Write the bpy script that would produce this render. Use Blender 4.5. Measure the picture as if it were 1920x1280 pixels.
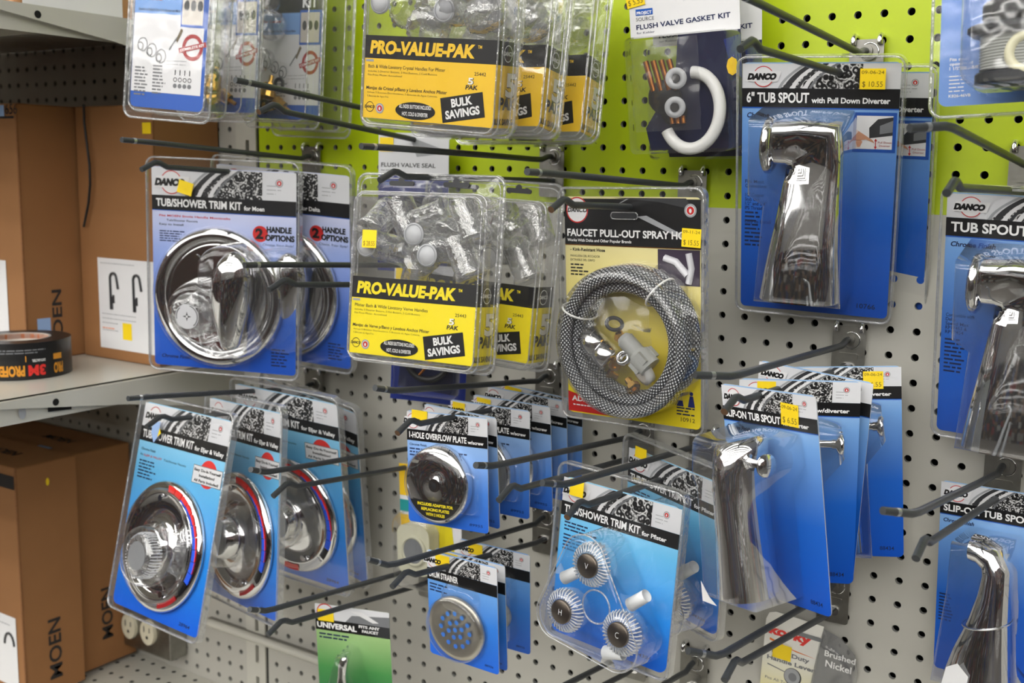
import bpy, math, random
import numpy as np
from mathutils import Matrix, Vector
from math import sin, cos, pi, radians
for o in list(bpy.data.objects): bpy.data.objects.remove(o)
S = bpy.context.scene
COL = S.collection
# ------------------------------------------------------------------ camera
CAM_R = np.array([[0.83065011, 0.55657258, 0.01572771], [0.09599906, -0.11533447, -0.98867696], [-0.54845654, 0.82275447, -0.14923304]])
CAM_C = np.array([0.468915728, -1.11109612, 0.146167431])
FPX = 2075.66
cd = bpy.data.cameras.new('camera'); cam = bpy.data.objects.new('camera', cd); COL.objects.link(cam)
cd.sensor_width = 36; cd.lens = FPX / 1920 * 36
cd.dof.use_dof = True; cd.dof.focus_distance = 1.02; cd.dof.aperture_fstop = 8.0
cd.clip_start = 0.01
M = Matrix.Identity(4)
for i in range(3):
    M[i][0] = CAM_R[0][i]; M[i][1] = -CAM_R[1][i]; M[i][2] = -CAM_R[2][i]; M[i][3] = CAM_C[i]
cam.matrix_world = M
S.camera = cam
# ------------------------------------------------------------------ world, exposure
w = bpy.data.worlds.new('world'); S.world = w; w.use_nodes = True
w.node_tree.nodes['Background'].inputs[0].default_value = (0.9, 0.95, 1, 1)
w.node_tree.nodes['Background'].inputs[1].default_value = 0.25
S.view_settings.view_transform = 'Standard'; S.view_settings.look = 'None'
S.view_settings.exposure = 0.0; S.view_settings.gamma = 1; S.view_settings.use_curve_mapping = False
S.cycles.transparent_max_bounces = 24
LIGHT = 15.5          # strength of the ceiling tubes
# ------------------------------------------------------------------ helpers: pixels to places
def ray(u, v): return CAM_R.T @ np.array([(u - 960) / FPX, (v - 640) / FPX, 1.0])
def at_d(u, v, d):
    r = ray(u, v); return CAM_C + r * ((-d - CAM_C[1]) / r[1])
P = 0.0254
# ------------------------------------------------------------------ materials
def srgb(r, g=None, b=None):
    if g is None: g = b = r
    f = lambda c: (c / 255 / 12.92) if c / 255 < .04045 else ((c / 255 + .055) / 1.055) ** 2.4
    return (f(r), f(g), f(b), 1)
MATS = {}
def mat(name, col=None, rough=.5, metal=0, spec=.5, bump=None, noise=None, coat=0):
    if name in MATS: return MATS[name]
    m = bpy.data.materials.new(name); m.use_nodes = True; N = m.node_tree.nodes; K = m.node_tree.links
    b = N['Principled BSDF']; b.inputs['Base Color'].default_value = col; b.inputs['Roughness'].default_value = rough
    b.inputs['Metallic'].default_value = metal; b.inputs['Specular IOR Level'].default_value = spec
    b.inputs['Coat Weight'].default_value = coat; b.inputs['Coat Roughness'].default_value = .08
    if noise or bump:
        tc = N.new('ShaderNodeTexCoord')
    if noise:
        sc, amt = noise
        n = N.new('ShaderNodeTexNoise'); n.inputs['Scale'].default_value = sc; n.inputs['Detail'].default_value = 5
        K.new(tc.outputs['Object'], n.inputs['Vector'])
        mx = N.new('ShaderNodeMix'); mx.data_type = 'RGBA'
        mx.inputs[6].default_value = tuple(c * (1 - amt) for c in col[:3]) + (1,)
        mx.inputs[7].default_value = tuple(min(1, c * (1 + amt)) for c in col[:3]) + (1,)
        K.new(n.outputs['Fac'], mx.inputs[0]); K.new(mx.outputs[2], b.inputs['Base Color'])
    if bump:
        sc, st = bump
        n = N.new('ShaderNodeTexNoise'); n.inputs['Scale'].default_value = sc; n.inputs['Detail'].default_value = 3
        K.new(tc.outputs['Object'], n.inputs['Vector'])
        bp = N.new('ShaderNodeBump'); bp.inputs['Strength'].default_value = st; bp.inputs['Distance'].default_value = .002
        K.new(n.outputs['Fac'], bp.inputs['Height']); K.new(bp.outputs[0], b.inputs['Normal'])
    MATS[name] = m; return m
def clear(name, tint=.96, base=.03, rough=.06, scale=60, strength=.3, milky=.0, gain=1.0):
    m = bpy.data.materials.new(name); m.use_nodes = True; N = m.node_tree.nodes; K = m.node_tree.links
    N.remove(N['Principled BSDF']); out = N['Material Output']
    tc = N.new('ShaderNodeTexCoord'); n = N.new('ShaderNodeTexNoise'); n.inputs['Scale'].default_value = scale; n.inputs['Detail'].default_value = 2
    K.new(tc.outputs['Object'], n.inputs['Vector'])
    bp = N.new('ShaderNodeBump'); bp.inputs['Strength'].default_value = strength; bp.inputs['Distance'].default_value = .004
    K.new(n.outputs['Fac'], bp.inputs['Height'])
    t = N.new('ShaderNodeBsdfTransparent'); t.inputs[0].default_value = (tint, tint, tint, 1)
    g = N.new('ShaderNodeBsdfGlossy'); g.inputs['Roughness'].default_value = rough; g.inputs['Color'].default_value = (1, 1, 1, 1)
    K.new(bp.outputs[0], g.inputs['Normal'])
    lw = N.new('ShaderNodeLayerWeight'); lw.inputs['Blend'].default_value = .5; K.new(bp.outputs[0], lw.inputs['Normal'])
    pw = N.new('ShaderNodeMath'); pw.operation = 'POWER'; pw.inputs[1].default_value = 3.0; K.new(lw.outputs['Facing'], pw.inputs[0])
    ml = N.new('ShaderNodeMath'); ml.operation = 'MULTIPLY_ADD'; ml.inputs[1].default_value = .85 * gain; ml.inputs[2].default_value = base + .045; ml.use_clamp = True
    K.new(pw.outputs[0], ml.inputs[0])
    mn = N.new('ShaderNodeMath'); mn.operation = 'MINIMUM'; mn.inputs[1].default_value = .75; K.new(ml.outputs[0], mn.inputs[0])
    mx = N.new('ShaderNodeMixShader'); K.new(mn.outputs[0], mx.inputs[0]); K.new(t.outputs[0], mx.inputs[1]); K.new(g.outputs[0], mx.inputs[2])
    last = mx
    if milky:
        df = N.new('ShaderNodeBsdfDiffuse'); df.inputs[0].default_value = (.75, .77, .8, 1)
        m2 = N.new('ShaderNodeMixShader'); m2.inputs[0].default_value = milky
        K.new(mx.outputs[0], m2.inputs[1]); K.new(df.outputs[0], m2.inputs[2]); last = m2
    K.new(last.outputs[0], out.inputs['Surface'])
    MATS[name] = m; return m
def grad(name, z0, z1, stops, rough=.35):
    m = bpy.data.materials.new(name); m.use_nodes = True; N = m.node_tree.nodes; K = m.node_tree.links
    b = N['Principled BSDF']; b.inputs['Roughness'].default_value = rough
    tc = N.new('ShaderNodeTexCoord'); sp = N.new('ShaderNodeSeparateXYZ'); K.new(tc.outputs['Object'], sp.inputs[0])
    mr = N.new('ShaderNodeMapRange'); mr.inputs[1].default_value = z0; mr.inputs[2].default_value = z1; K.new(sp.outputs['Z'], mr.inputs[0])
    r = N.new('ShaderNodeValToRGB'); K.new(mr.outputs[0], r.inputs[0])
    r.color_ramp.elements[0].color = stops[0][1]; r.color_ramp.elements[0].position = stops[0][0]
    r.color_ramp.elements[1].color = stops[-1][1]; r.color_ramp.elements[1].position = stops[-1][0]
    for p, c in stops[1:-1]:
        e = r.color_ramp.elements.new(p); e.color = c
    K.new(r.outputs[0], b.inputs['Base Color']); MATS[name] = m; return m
def gravel(name, scale=260):
    # printed black and white photograph of heaped metal parts
    m = bpy.data.materials.new(name); m.use_nodes = True; N = m.node_tree.nodes; K = m.node_tree.links
    b = N['Principled BSDF']; b.inputs['Roughness'].default_value = .35
    tc = N.new('ShaderNodeTexCoord')
    v = N.new('ShaderNodeTexVoronoi'); v.inputs['Scale'].default_value = scale
    n = N.new('ShaderNodeTexNoise'); n.inputs['Scale'].default_value = scale * 1.6; n.inputs['Detail'].default_value = 3; n.inputs['Distortion'].default_value = 1.5
    K.new(tc.outputs['Object'], v.inputs['Vector']); K.new(tc.outputs['Object'], n.inputs['Vector'])
    mm = N.new('ShaderNodeMath'); mm.operation = 'SINE'
    m1 = N.new('ShaderNodeMath'); m1.operation = 'MULTIPLY'; m1.inputs[1].default_value = 11
    K.new(v.outputs['Distance'], m1.inputs[0]); K.new(m1.outputs[0], mm.inputs[0])
    m2 = N.new('ShaderNodeMath'); m2.operation = 'MULTIPLY_ADD'; m2.inputs[1].default_value = .28; K.new(mm.outputs[0], m2.inputs[0]); K.new(n.outputs['Fac'], m2.inputs[2])
    r = N.new('ShaderNodeValToRGB'); K.new(m2.outputs[0], r.inputs[0])
    r.color_ramp.elements[0].position = .42; r.color_ramp.elements[0].color = (.006, .006, .007, 1)
    r.color_ramp.elements[1].position = .82; r.color_ramp.elements[1].color = (.75, .75, .75, 1)
    e = r.color_ramp.elements.new(.6); e.color = (.12, .12, .12, 1)
    K.new(r.outputs[0], b.inputs['Base Color']); MATS[name] = m; return m
def stripes(name, c1, c2, scale, rot=(0, 0, 0), rough=.3, metal=0, bumpd=.0006):
    m = bpy.data.materials.new(name); m.use_nodes = True; N = m.node_tree.nodes; K = m.node_tree.links
    b = N['Principled BSDF']; b.inputs['Roughness'].default_value = rough; b.inputs['Metallic'].default_value = metal
    uv = N.new('ShaderNodeUVMap')
    def wave(ang):
        mp = N.new('ShaderNodeMapping'); mp.inputs['Rotation'].default_value = (0, 0, ang); K.new(uv.outputs[0], mp.inputs[0])
        w_ = N.new('ShaderNodeTexWave'); w_.inputs['Scale'].default_value = scale; K.new(mp.outputs[0], w_.inputs['Vector']); return w_
    a, c = wave(.8), wave(-.8)
    mm = N.new('ShaderNodeMath'); mm.operation = 'MULTIPLY'; K.new(a.outputs['Fac'], mm.inputs[0]); K.new(c.outputs['Fac'], mm.inputs[1])
    mx = N.new('ShaderNodeMix'); mx.data_type = 'RGBA'; mx.inputs[6].default_value = c1; mx.inputs[7].default_value = c2
    K.new(mm.outputs[0], mx.inputs[0]); K.new(mx.outputs[2], b.inputs['Base Color'])
    bp = N.new('ShaderNodeBump'); bp.inputs['Distance'].default_value = bumpd; K.new(mm.outputs[0], bp.inputs['Height']); K.new(bp.outputs[0], b.inputs['Normal'])
    MATS[name] = m; return m
white = mat('print_white', srgb(226, 226, 228), .4)
offwhite = mat('print_grey_white', srgb(216, 217, 221), .4)
black = mat('print_black', srgb(16, 16, 18), .35)
ink = mat('ink_navy', srgb(20, 34, 80), .4)
inkb = mat('ink_dark', srgb(25, 25, 28), .4)
inkw = mat('ink_white', srgb(240, 240, 240), .4)
inkg = mat('ink_grey', srgb(110, 112, 120), .4)
red = mat('print_red', srgb(200, 32, 30), .4)
dred = mat('print_dark_red', srgb(165, 30, 35), .4)
yel = mat('print_yellow', srgb(246, 226, 20), .4)
yelo = mat('print_warm_yellow', srgb(244, 200, 40), .4)
paley = mat('print_pale_yellow', srgb(226, 214, 150), .4)
stick = mat('sticker_yellow', srgb(250, 216, 20), .55)
stickink = mat('sticker_ink', srgb(120, 98, 20), .55)
pblue = mat('print_blue', srgb(30, 90, 185), .35)
pblue2 = mat('print_frame_blue', srgb(25, 80, 170), .35)
navy = mat('print_navy', srgb(28, 44, 120), .4)
skin = mat('print_skin', srgb(205, 150, 120), .4)
pgrey = mat('print_mid_grey', srgb(120, 122, 126), .4)
dgrey = mat('print_dark_grey', srgb(50, 51, 54), .4)
lgrey = mat('print_light_grey', srgb(160, 162, 166), .4)
orange = mat('print_orange', srgb(232, 120, 30), .4)
cardback = mat('card_back_board', srgb(178, 178, 176), .7)
chrome = mat('chrome', (.80, .80, .81, 1), .05, 1, bump=(12, .012))
chromes = mat('chrome_plain', (.78, .78, .79, 1), .05, 1)
nickel = mat('brushed_nickel', srgb(205, 200, 188), .36, 1)
steel = mat('zinc_steel', srgb(150, 148, 142), .38, 1, noise=(90, .25))
wirem = mat('wire_dark_grey', srgb(66, 69, 72), .40, .3, noise=(300, .2))
wiretip = mat('wire_worn_tip', srgb(176, 178, 180), .3, .9)
brass = mat('brass', srgb(214, 168, 84), .22, 1)
copper = mat('copper_brass', srgb(176, 110, 50), .3, 1)
rubber = mat('rubber_black', srgb(22, 22, 24), .45)
pwhite = mat('plastic_white', srgb(232, 232, 230), .3)
pgray = mat('plastic_grey', srgb(178, 180, 176), .35)
shelfm = mat('shelf_enamel', srgb(198, 196, 186), .28, 0, noise=(6, .04))
boardg = mat('pegboard_grey', srgb(186, 184, 176), .38, 0, noise=(4, .04))
boardl = mat('pegboard_lime', srgb(176, 196, 16), .38, 0, noise=(4, .05))
core = mat('board_core', srgb(150, 150, 145), .6)
dark = mat('cavity_dark', srgb(14, 13, 12), .9)
kraft = mat('kraft_cardboard', srgb(150, 104, 62), .8, noise=(14, .10))
kraftd = mat('kraft_cardboard_edge', srgb(136, 92, 54), .85, noise=(300, .25))
tapem = mat('packing_tape', srgb(158, 112, 74), .25, noise=(20, .1))
ivory = mat('outlet_ivory', srgb(226, 220, 196), .35)
ductm = mat('duct_tape_black', srgb(24, 24, 25), .35)
acrylic = clear('clear_acrylic', .88, .12, .04, 120, .45, .07, 2.0)
shell = clear('clear_shell', .985, -.01, .06, 18, .14, .012, .9)
shellb = clear('clear_blister', .97, .02, .05, 24, .22, .015, 1.2)
rimm = clear('clear_rim', .86, .12, .10, 120, .5, .16, 1.6)
bagm = clear('clear_bag', .96, .02, .16, 40, .35, .04, 1.3)
hangm = clear('clear_hang_tab', .95, .05, .08, 30, .3, .04, 1.3)
whitetube = mat('translucent_white_plastic', srgb(236, 238, 240), .35)
gravelm = gravel('print_metal_parts', 190)
gravels = gravel('print_metal_parts_small', 330)
hosem = stripes('braided_hose', srgb(46, 48, 52), srgb(250, 252, 255), 4.6, rough=.32, metal=.55, bumpd=.001)
worn = mat('wire_cut_end', srgb(120, 92, 70), .5, .6)
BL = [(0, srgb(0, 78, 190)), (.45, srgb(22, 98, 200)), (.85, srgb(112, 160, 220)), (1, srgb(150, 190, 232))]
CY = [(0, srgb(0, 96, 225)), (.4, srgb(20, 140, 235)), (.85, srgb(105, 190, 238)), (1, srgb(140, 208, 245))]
# ------------------------------------------------------------------ mesh builder
FONT = {}
def glyphs(s, bold=0.0):
    k = (s, bold)
    if k in FONT: return FONT[k]
    c = bpy.data.curves.new('t', 'FONT'); c.body = s; c.size = 1; c.offset = bold; c.resolution_u = 3
    o = bpy.data.objects.new('t', c); me = o.to_mesh()
    v = np.array([p.co[:2] for p in me.vertices]) if len(me.vertices) else np.zeros((0, 2))
    f = [tuple(p.vertices) for p in me.polygons]
    o.to_mesh_clear(); bpy.data.objects.remove(o); bpy.data.curves.remove(c)
    FONT[k] = (v, f); return FONT[k]
class MB:
    def __init__(s): s.v = []; s.f = []; s.m = []; s.sm = []; s.mats = []; s.uv = {}
    def mi(s, m):
        if m not in s.mats: s.mats.append(m)
        return s.mats.index(m)
    def add(s, vs, fs, m, smooth=False, T=None, uvs=None):
        b = len(s.v)
        if T is not None: vs = [T @ Vector(p) for p in vs]
        s.v += [tuple(p) for p in vs]; k = s.mi(m)
        for i, f in enumerate(fs):
            if uvs: s.uv[len(s.f)] = uvs[i]
            s.f.append(tuple(b + j for j in f)); s.m.append(k); s.sm.append(smooth)
        return s
    def box(s, x0, x1, y0, y1, z0, z1, m, T=None):
        vs = [(x, y, z) for z in (z0, z1) for y in (y0, y1) for x in (x0, x1)]
        return s.add(vs, [(0, 2, 3, 1), (4, 5, 7, 6), (0, 1, 5, 4), (2, 6, 7, 3), (0, 4, 6, 2), (1, 3, 7, 5)], m, T=T)
    def prism(s, pts, y0, y1, m, ms=None, back=None, smooth=False, T=None):
        # pts (x,z) ; y0 is the front (towards the aisle, smaller y)
        n = len(pts); vs = [(x, y0, z) for x, z in pts] + [(x, y1, z) for x, z in pts]
        s.add(vs, [tuple(range(n))], m, T=T)
        s.add(vs, [tuple(range(2 * n - 1, n - 1, -1))], back or ms or m, T=T)
        s.add(vs, [(i, i + n, (i + 1) % n + n, (i + 1) % n) for i in range(n)], ms or m, smooth, T=T)
        return s
    def poly(s, pts, y, m, T=None):
        return s.add([(x, y, z) for x, z in pts], [tuple(range(len(pts)))], m, T=T)
    def rect(s, x0, x1, z0, z1, y, m): return s.poly([(x0, z0), (x1, z0), (x1, z1), (x0, z1)], y, m)
    def disc(s, cx, cz, r, y, m, n=32, rz=None):
        rz = rz or r
        return s.poly([(cx + r * cos(2 * pi * i / n), cz + rz * sin(2 * pi * i / n)) for i in range(n)], y, m)
    def ann(s, cx, cz, r0, r1, y, m, a0=0, a1=2 * pi, n=32, e=1):
        vs = []; fs = []
        for i in range(n + 1):
            a = a0 + (a1 - a0) * i / n
            vs += [(cx + r0 * cos(a), y, cz + r0 * e * sin(a)), (cx + r1 * cos(a), y, cz + r1 * e * sin(a))]
            if i < n: fs.append((2 * i, 2 * i + 1, 2 * i + 3, 2 * i + 2))
        return s.add(vs, fs, m)
    def lathe(s, prof, m, c=(0, 0, 0), n=40, T=None, smooth=True, star=0, close=True):
        # profile of (r, y) about the local Y axis
        vs = []; fs = []
        for r, y in prof:
            for i in range(n):
                a = 2 * pi * i / n; rr = r * (1 + (star if i % 2 else 0))
                vs.append((c[0] + rr * cos(a), c[1] + y, c[2] + rr * sin(a)))
        for k in range(len(prof) - 1):
            for i in range(n):
                j = (i + 1) % n
                fs.append((k * n + i, k * n + j, (k + 1) * n + j, (k + 1) * n + i))
        s.add(vs, fs, m, smooth, T)
        if close:
            s.add(vs, [tuple(range((len(prof) - 1) * n, len(prof) * n))], m, False, T)
            s.add(vs, [tuple(range(n - 1, -1, -1))], m, False, T)
        return s
    def loft(s, rings, m, close=True, smooth=True, T=None):
        n = len(rings[0]); vs = [p for r in rings for p in r]; fs = []
        for k in range(len(rings) - 1):
            for i in range(n):
                j = (i + 1) % n; fs.append((k * n + i, k * n + j, (k + 1) * n + j, (k + 1) * n + i))
        s.add(vs, fs, m, smooth, T)
        if close: s.add(vs, [tuple(range(n - 1, -1, -1)), tuple(range((len(rings) - 1) * n, len(rings) * n))], m, False, T)
        return s
    def tube(s, pts, r, m, n=10, closed=False, T=None, capm=None, uvl=None):
        pts = [Vector(p) for p in pts]; N_ = len(pts); rings = []; up = None
        for i, p in enumerate(pts):
            a = pts[(i - 1) % N_] if (closed or i > 0) else p; b = pts[(i + 1) % N_] if (closed or i < N_ - 1) else p
            t = (b - a).normalized()
            if up is None:
                up = Vector((0, 0, 1)) if abs(t.z) < .9 else Vector((0, 1, 0))
            up = (up - t * up.dot(t)).normalized(); sd = t.cross(up)
            rr = r[i] if isinstance(r, (list, tuple)) else r
            rings.append([p + up * (rr * cos(2 * pi * k / n)) + sd * (rr * sin(2 * pi * k / n)) for k in range(n)])
        vs = [q for g in rings for q in g]; fs = []; uvs = []
        acc = [0]
        for i in range(1, N_ + 1): acc.append(acc[-1] + (pts[i % N_] - pts[i - 1]).length)
        for k in range(N_ if closed else N_ - 1):
            for i in range(n):
                j = (i + 1) % n; k2 = (k + 1) % N_
                fs.append((k * n + i, k2 * n + i, k2 * n + j, k * n + j))
                if uvl: uvs.append([(acc[k] * uvl, i / n), (acc[k + 1] * uvl, i / n), (acc[k + 1] * uvl, (i + 1) / n), (acc[k] * uvl, (i + 1) / n)])
        s.add(vs, fs, m, True, T, uvs if uvl else None)
        if not closed:
            s.add(vs, [tuple(range(n)), tuple(range(N_ * n - 1, (N_ - 1) * n - 1, -1))], capm or m, False, T)
        return s
    def text(s, t, x, z, w_, h, y, m, bold=.02, shear=0, rot=0, align=0):
        v, f = glyphs(t, bold)
        if not len(v): return s
        H_, _ = glyphs('H', bold); ch = H_[:, 1].max() - H_[:, 1].min(); b0 = H_[:, 1].min()
        x0, x1 = v[:, 0].min(), v[:, 0].max()
        sx = w_ / (x1 - x0); sz = h / ch; out = []
        for px, pz in v:
            a = (px - x0) * sx; c = (pz - b0) * sz; a += shear * c
            out.append((x + a * cos(rot) - c * sin(rot), y, z + a * sin(rot) + c * cos(rot)))
        return s.add(out, f, m)
    def words(s, x, z, w_, n, lh, y, m, seed=1, rot=0, fill=.45):
        # rows of tiny illegible print
        rd = random.Random(seed)
        for i in range(n):
            c = 0; L = w_ * rd.uniform(.6, 1)
            while c < L:
                ww = lh * rd.uniform(.8, 3.2)
                ww = min(ww, L - c) if c + ww > L else ww
                zz = z - i * lh
                q = [(c, 0), (c + ww, 0), (c + ww, lh * fill), (c, lh * fill)]
                s.poly([(x + a * cos(rot) - b * sin(rot), zz + a * sin(rot) + b * cos(rot)) for a, b in q], y, m)
                c += ww + lh * .35
        return s
    def build(s, name, parent=None, mtx=None, bevel=0):
        me = bpy.data.meshes.new(name); me.from_pydata(s.v, [], s.f)
        for m in s.mats: me.materials.append(m)
        me.polygons.foreach_set('material_index', s.m); me.polygons.foreach_set('use_smooth', s.sm)
        if s.uv:
            l = me.uv_layers.new(name='UVMap')
            for fi, uvs in s.uv.items():
                for li, q in zip(me.polygons[fi].loop_indices, uvs): l.data[li].uv = q
        me.update()
        o = bpy.data.objects.new(name, me); COL.objects.link(o)
        if parent: o.parent = parent
        if mtx is not None: o.matrix_world = mtx
        if bevel:
            b = o.modifiers.new('bevel', 'BEVEL'); b.width = bevel; b.segments = 2; b.limit_method = 'ANGLE'
        return o
def rr(w_, h, r, cx=0, cz=None, n=5):
    # rounded rectangle, top centre at (cx, cz)
    cz = 0 if cz is None else cz; pts = []
    for ax, az, a0 in ((cx + w_ / 2 - r, cz - r, 0), (cx - w_ / 2 + r, cz - r, pi / 2), (cx - w_ / 2 + r, cz - h + r, pi), (cx + w_ / 2 - r, cz - h + r, 1.5 * pi)):
        for i in range(n + 1):
            a = a0 + pi / 2 * i / n; pts.append((ax + r * cos(a), az + r * sin(a)))
    return pts
def ell(cx, cz, a, b, n=32): return [(cx + a * cos(2 * pi * i / n), cz + b * sin(2 * pi * i / n)) for i in range(n)]
def dome(mb, out, y0, h, m, inset=.006, back=False, c=None, rnd=None):
    # hollow blister over an outline (x,z); wall slants in by `inset`, edge rounded
    n = len(out); c = c or (sum(p[0] for p in out) / n, sum(p[1] for p in out) / n)
    ext = max(max(abs(p[0] - c[0]), abs(p[1] - c[1])) for p in out); rnd = rnd or min(h * .35, .01)
    lv = [(0, 0), (inset * .6, h - rnd)]
    for k in range(1, 6):
        a = pi / 2 * k / 5; lv.append((inset * .6 + rnd * (1 - cos(a)) * .9 + inset * .1, h - rnd + rnd * sin(a)))
    rings = []
    for ins, hh in lv:
        sc = 1 - ins / ext; rings.append([(c[0] + (p[0] - c[0]) * sc, y0 - hh, c[1] + (p[1] - c[1]) * sc) for p in out])
    mb.loft(rings, m, close=False)
    mb.add(rings[-1], [tuple(range(n))], m)
    return mb
def tag(o, label, cat=None, group=None, kind=None):
    o['label'] = label
    if cat: o['category'] = cat
    if group: o['group'] = group
    if kind: o['kind'] = kind
    return o
def empty(name, loc, r=(0, 0, 0), label='', cat='', group=None):
    o = bpy.data.objects.new(name, None); COL.objects.link(o); o.empty_display_size = .02
    y, p, q = (radians(a) for a in r)
    R = Matrix.Rotation(y, 4, 'Z') @ Matrix.Rotation(p, 4, 'X') @ Matrix.Rotation(q, 4, 'Y')
    o.matrix_world = Matrix.Translation(loc) @ R
    tag(o, label, cat, group); return o
def struct(o, name=None):
    o['kind'] = 'structure'
    if name: o.name = name
    return o
# ================================================================== THE SETTING
# aisle: floor, ceiling, facing shelves
b = MB(); b.box(-9, 7, -16, .6, -1.42, -1.40, mat('floor_tile', srgb(96, 92, 86), .35, noise=(2, .08))); struct(b.build('floor'))
b = MB(); b.box(-9, 7, -16, .6, 2.7, 2.73, mat('ceiling_tile', srgb(215, 215, 210), .8)); struct(b.build('ceiling'))
def stock(name):
    m = bpy.data.materials.new(name); m.use_nodes = True; N = m.node_tree.nodes; K = m.node_tree.links
    bs = N['Principled BSDF']; bs.inputs['Roughness'].default_value = .6
    tc = N.new('ShaderNodeTexCoord'); mp = N.new('ShaderNodeMapping'); mp.inputs['Scale'].default_value = (7, 1, 4.6)
    K.new(tc.outputs['Object'], mp.inputs[0])
    v = N.new('ShaderNodeTexVoronoi'); v.distance = 'CHEBYCHEV'; v.inputs['Randomness'].default_value = .75; v.inputs['Scale'].default_value = 1.6
    K.new(mp.outputs[0], v.inputs['Vector'])
    sp = N.new('ShaderNodeSeparateColor'); K.new(v.outputs['Color'], sp.inputs[0])
    r = N.new('ShaderNodeValToRGB'); r.color_ramp.interpolation = 'CONSTANT'
    cs = [(0, srgb(30, 26, 24)), (.2, srgb(96, 70, 46)), (.38, srgb(40, 28, 22)), (.55, srgb(120, 34, 30)), (.61, srgb(34, 46, 84)), (.70, srgb(140, 136, 128)), (.78, srgb(70, 52, 36)), (.92, srgb(20, 20, 22))]
    r.color_ramp.elements[0].color = cs[0][1]; r.color_ramp.elements[1].position = cs[-1][0]; r.color_ramp.elements[1].color = cs[-1][1]
    for p, c in cs[1:-1]: e = r.color_ramp.elements.new(p); e.color = c
    K.new(sp.outputs[0], r.inputs[0]); K.new(r.outputs[0], bs.inputs['Base Color']); return m
st = stock('stocked_shelf_front')
b = MB(); b.box(-7, 6, -2.75, -2.70, -1.40, .02, st); struct(b.build('wall_opposite'))
b = MB(); b.box(-9.05, -9, -16, .6, -1.40, 2.7, st); struct(b.build('wall_left'))
b = MB(); b.box(7, 7.05, -16, .6, -1.40, 2.7, st); struct(b.build('wall_right'))
b = MB(); b.box(-9, -1.74, .0, .02, -1.40, 1.0, st); struct(b.build('wall_back'))
b = MB(); b.box(-9, 7, -16.05, -16, -1.40, 2.7, mat('far_wall', srgb(110, 108, 104), .8)); struct(b.build('wall_far'))
# ceiling light rows
em = bpy.data.materials.new('lamp_tube'); em.use_nodes = True; N = em.node_tree.nodes; N.remove(N['Principled BSDF'])
e_ = N.new('ShaderNodeEmission'); e_.inputs[0].default_value = (1, .98, .94, 1); e_.inputs[1].default_value = LIGHT
em.node_tree.links.new(e_.outputs[0], N['Material Output'].inputs[0])
LROWS = [(-1.15, .05), (-1.9, .05), (-2.5, .05), (-3.2, .07), (-4.1, .07), (-5.2, .06), (-6.6, .06), (-8.4, .045), (-10.4, .045), (-12.4, .045), (-14.8, .045)]
for k, (yy, hw) in enumerate(LROWS):
    for x0, x1 in ((-8.5, -4.6), (-4.5, -.6), (-.5, 3.4), (3.5, 6.8)):
        if k < 1 and x0 > -1: continue
        zl = 2.655 if k < 3 else 2.60
        b = MB(); b.box(x0, x1, yy - hw, yy + hw, zl, 2.67, em); b.box(x0 - .01, x1 + .01, yy - hw - .03, yy + hw + .03, 2.67, 2.699, shelfm)
        o = b.build('ceiling_light'); struct(o)
# pegboard with real holes; columns i (x = i*P), rows j (z = -j*P)
HR = .0038; NH = 10
UPX = (-.7465, -.7045)      # the slotted upright between the two bays
def pegboard():
    b = MB(); i0, i1, j0, j1 = -68, 34, -18, 28
    zb = -4.5 * P
    h = P / 2
    def cell(i, j):
        cx, cz = i * P, -j * P; xa, xb = cx - h, cx + h
        if UPX[0] < xb and UPX[1] > xa:
            if xa < UPX[0]: xb = UPX[0]
            elif xb > UPX[1]: xa = UPX[1]
            else: return
            if not (xa + HR < cx < xb - HR) or True:
                m = boardl if (j <= -5 and cx > -.72) else boardg
                b.add([(xa, 0, cz - h), (xb, 0, cz - h), (xb, 0, cz + h), (xa, 0, cz + h)], [(0, 1, 2, 3)], m); return
        m = boardl if (j <= -5 and cx > -.72) else boardg
        ring = [(cx + HR * cos(pi / 4 + 2 * pi * k / 12), cz + HR * sin(pi / 4 + 2 * pi * k / 12)) for k in range(12)]
        cor = [(cx + h, cz + h), (cx - h, cz + h), (cx - h, cz - h), (cx + h, cz - h)]
        vs = [(x, 0, z) for x, z in ring] + [(x, 0, z) for x, z in cor] + [(x, .005, z) for x, z in ring]
        fs = []
        for q in range(4):
            k = q * 3
            fs.append((12 + q, k % 12, (k + 1) % 12, (k + 2) % 12, (k + 3) % 12, 12 + (q + 1) % 4))
        fs = [tuple(f) for f in fs]
        b.add(vs, fs, m); b.add(vs, [(k, (k + 1) % 12, 16 + (k + 1) % 12, 16 + k) for k in range(12)], core)
    for i in range(i0, i1):
        for j in range(j0, j1): cell(i, j)
    # cavity behind the board
    b.box((i0 - 1) * P, (i1) * P, .03, .034, -(j1) * P, -(j0 - 1) * P, dark)
    return struct(b.build('wall_back'))
pegboard()
# slotted upright between the bays
def upright():
    b = MB(); zt, zb = .46, -.70; x0, x1 = UPX; sx = (x0 + x1) / 2 + .003
    sw = .0035; zs = []
    z = zt
    b.box(x0 + .001, sx - sw, -.004, .008, zb, zt, shelfm); b.box(sx + sw, x1 - .001, -.004, .008, zb, zt, shelfm)
    k = 0; z = zt
    while z > zb:
        # bar, then slot
        nb = max(z - .022, zb); b.box(sx - sw, sx + sw, -.004, .006, nb, z, shelfm); z = nb - .028
    b.box(sx - sw, sx + sw, .010, .012, zb, zt, dark)
    b.box(x0 - .0015, x0 + .001, -.001, .006, zb, zt, dark); b.box(x1 - .001, x1 + .0015, -.001, .006, zb, zt, dark)
    o = b.build('trim_1'); return struct(o)
upright()
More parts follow.
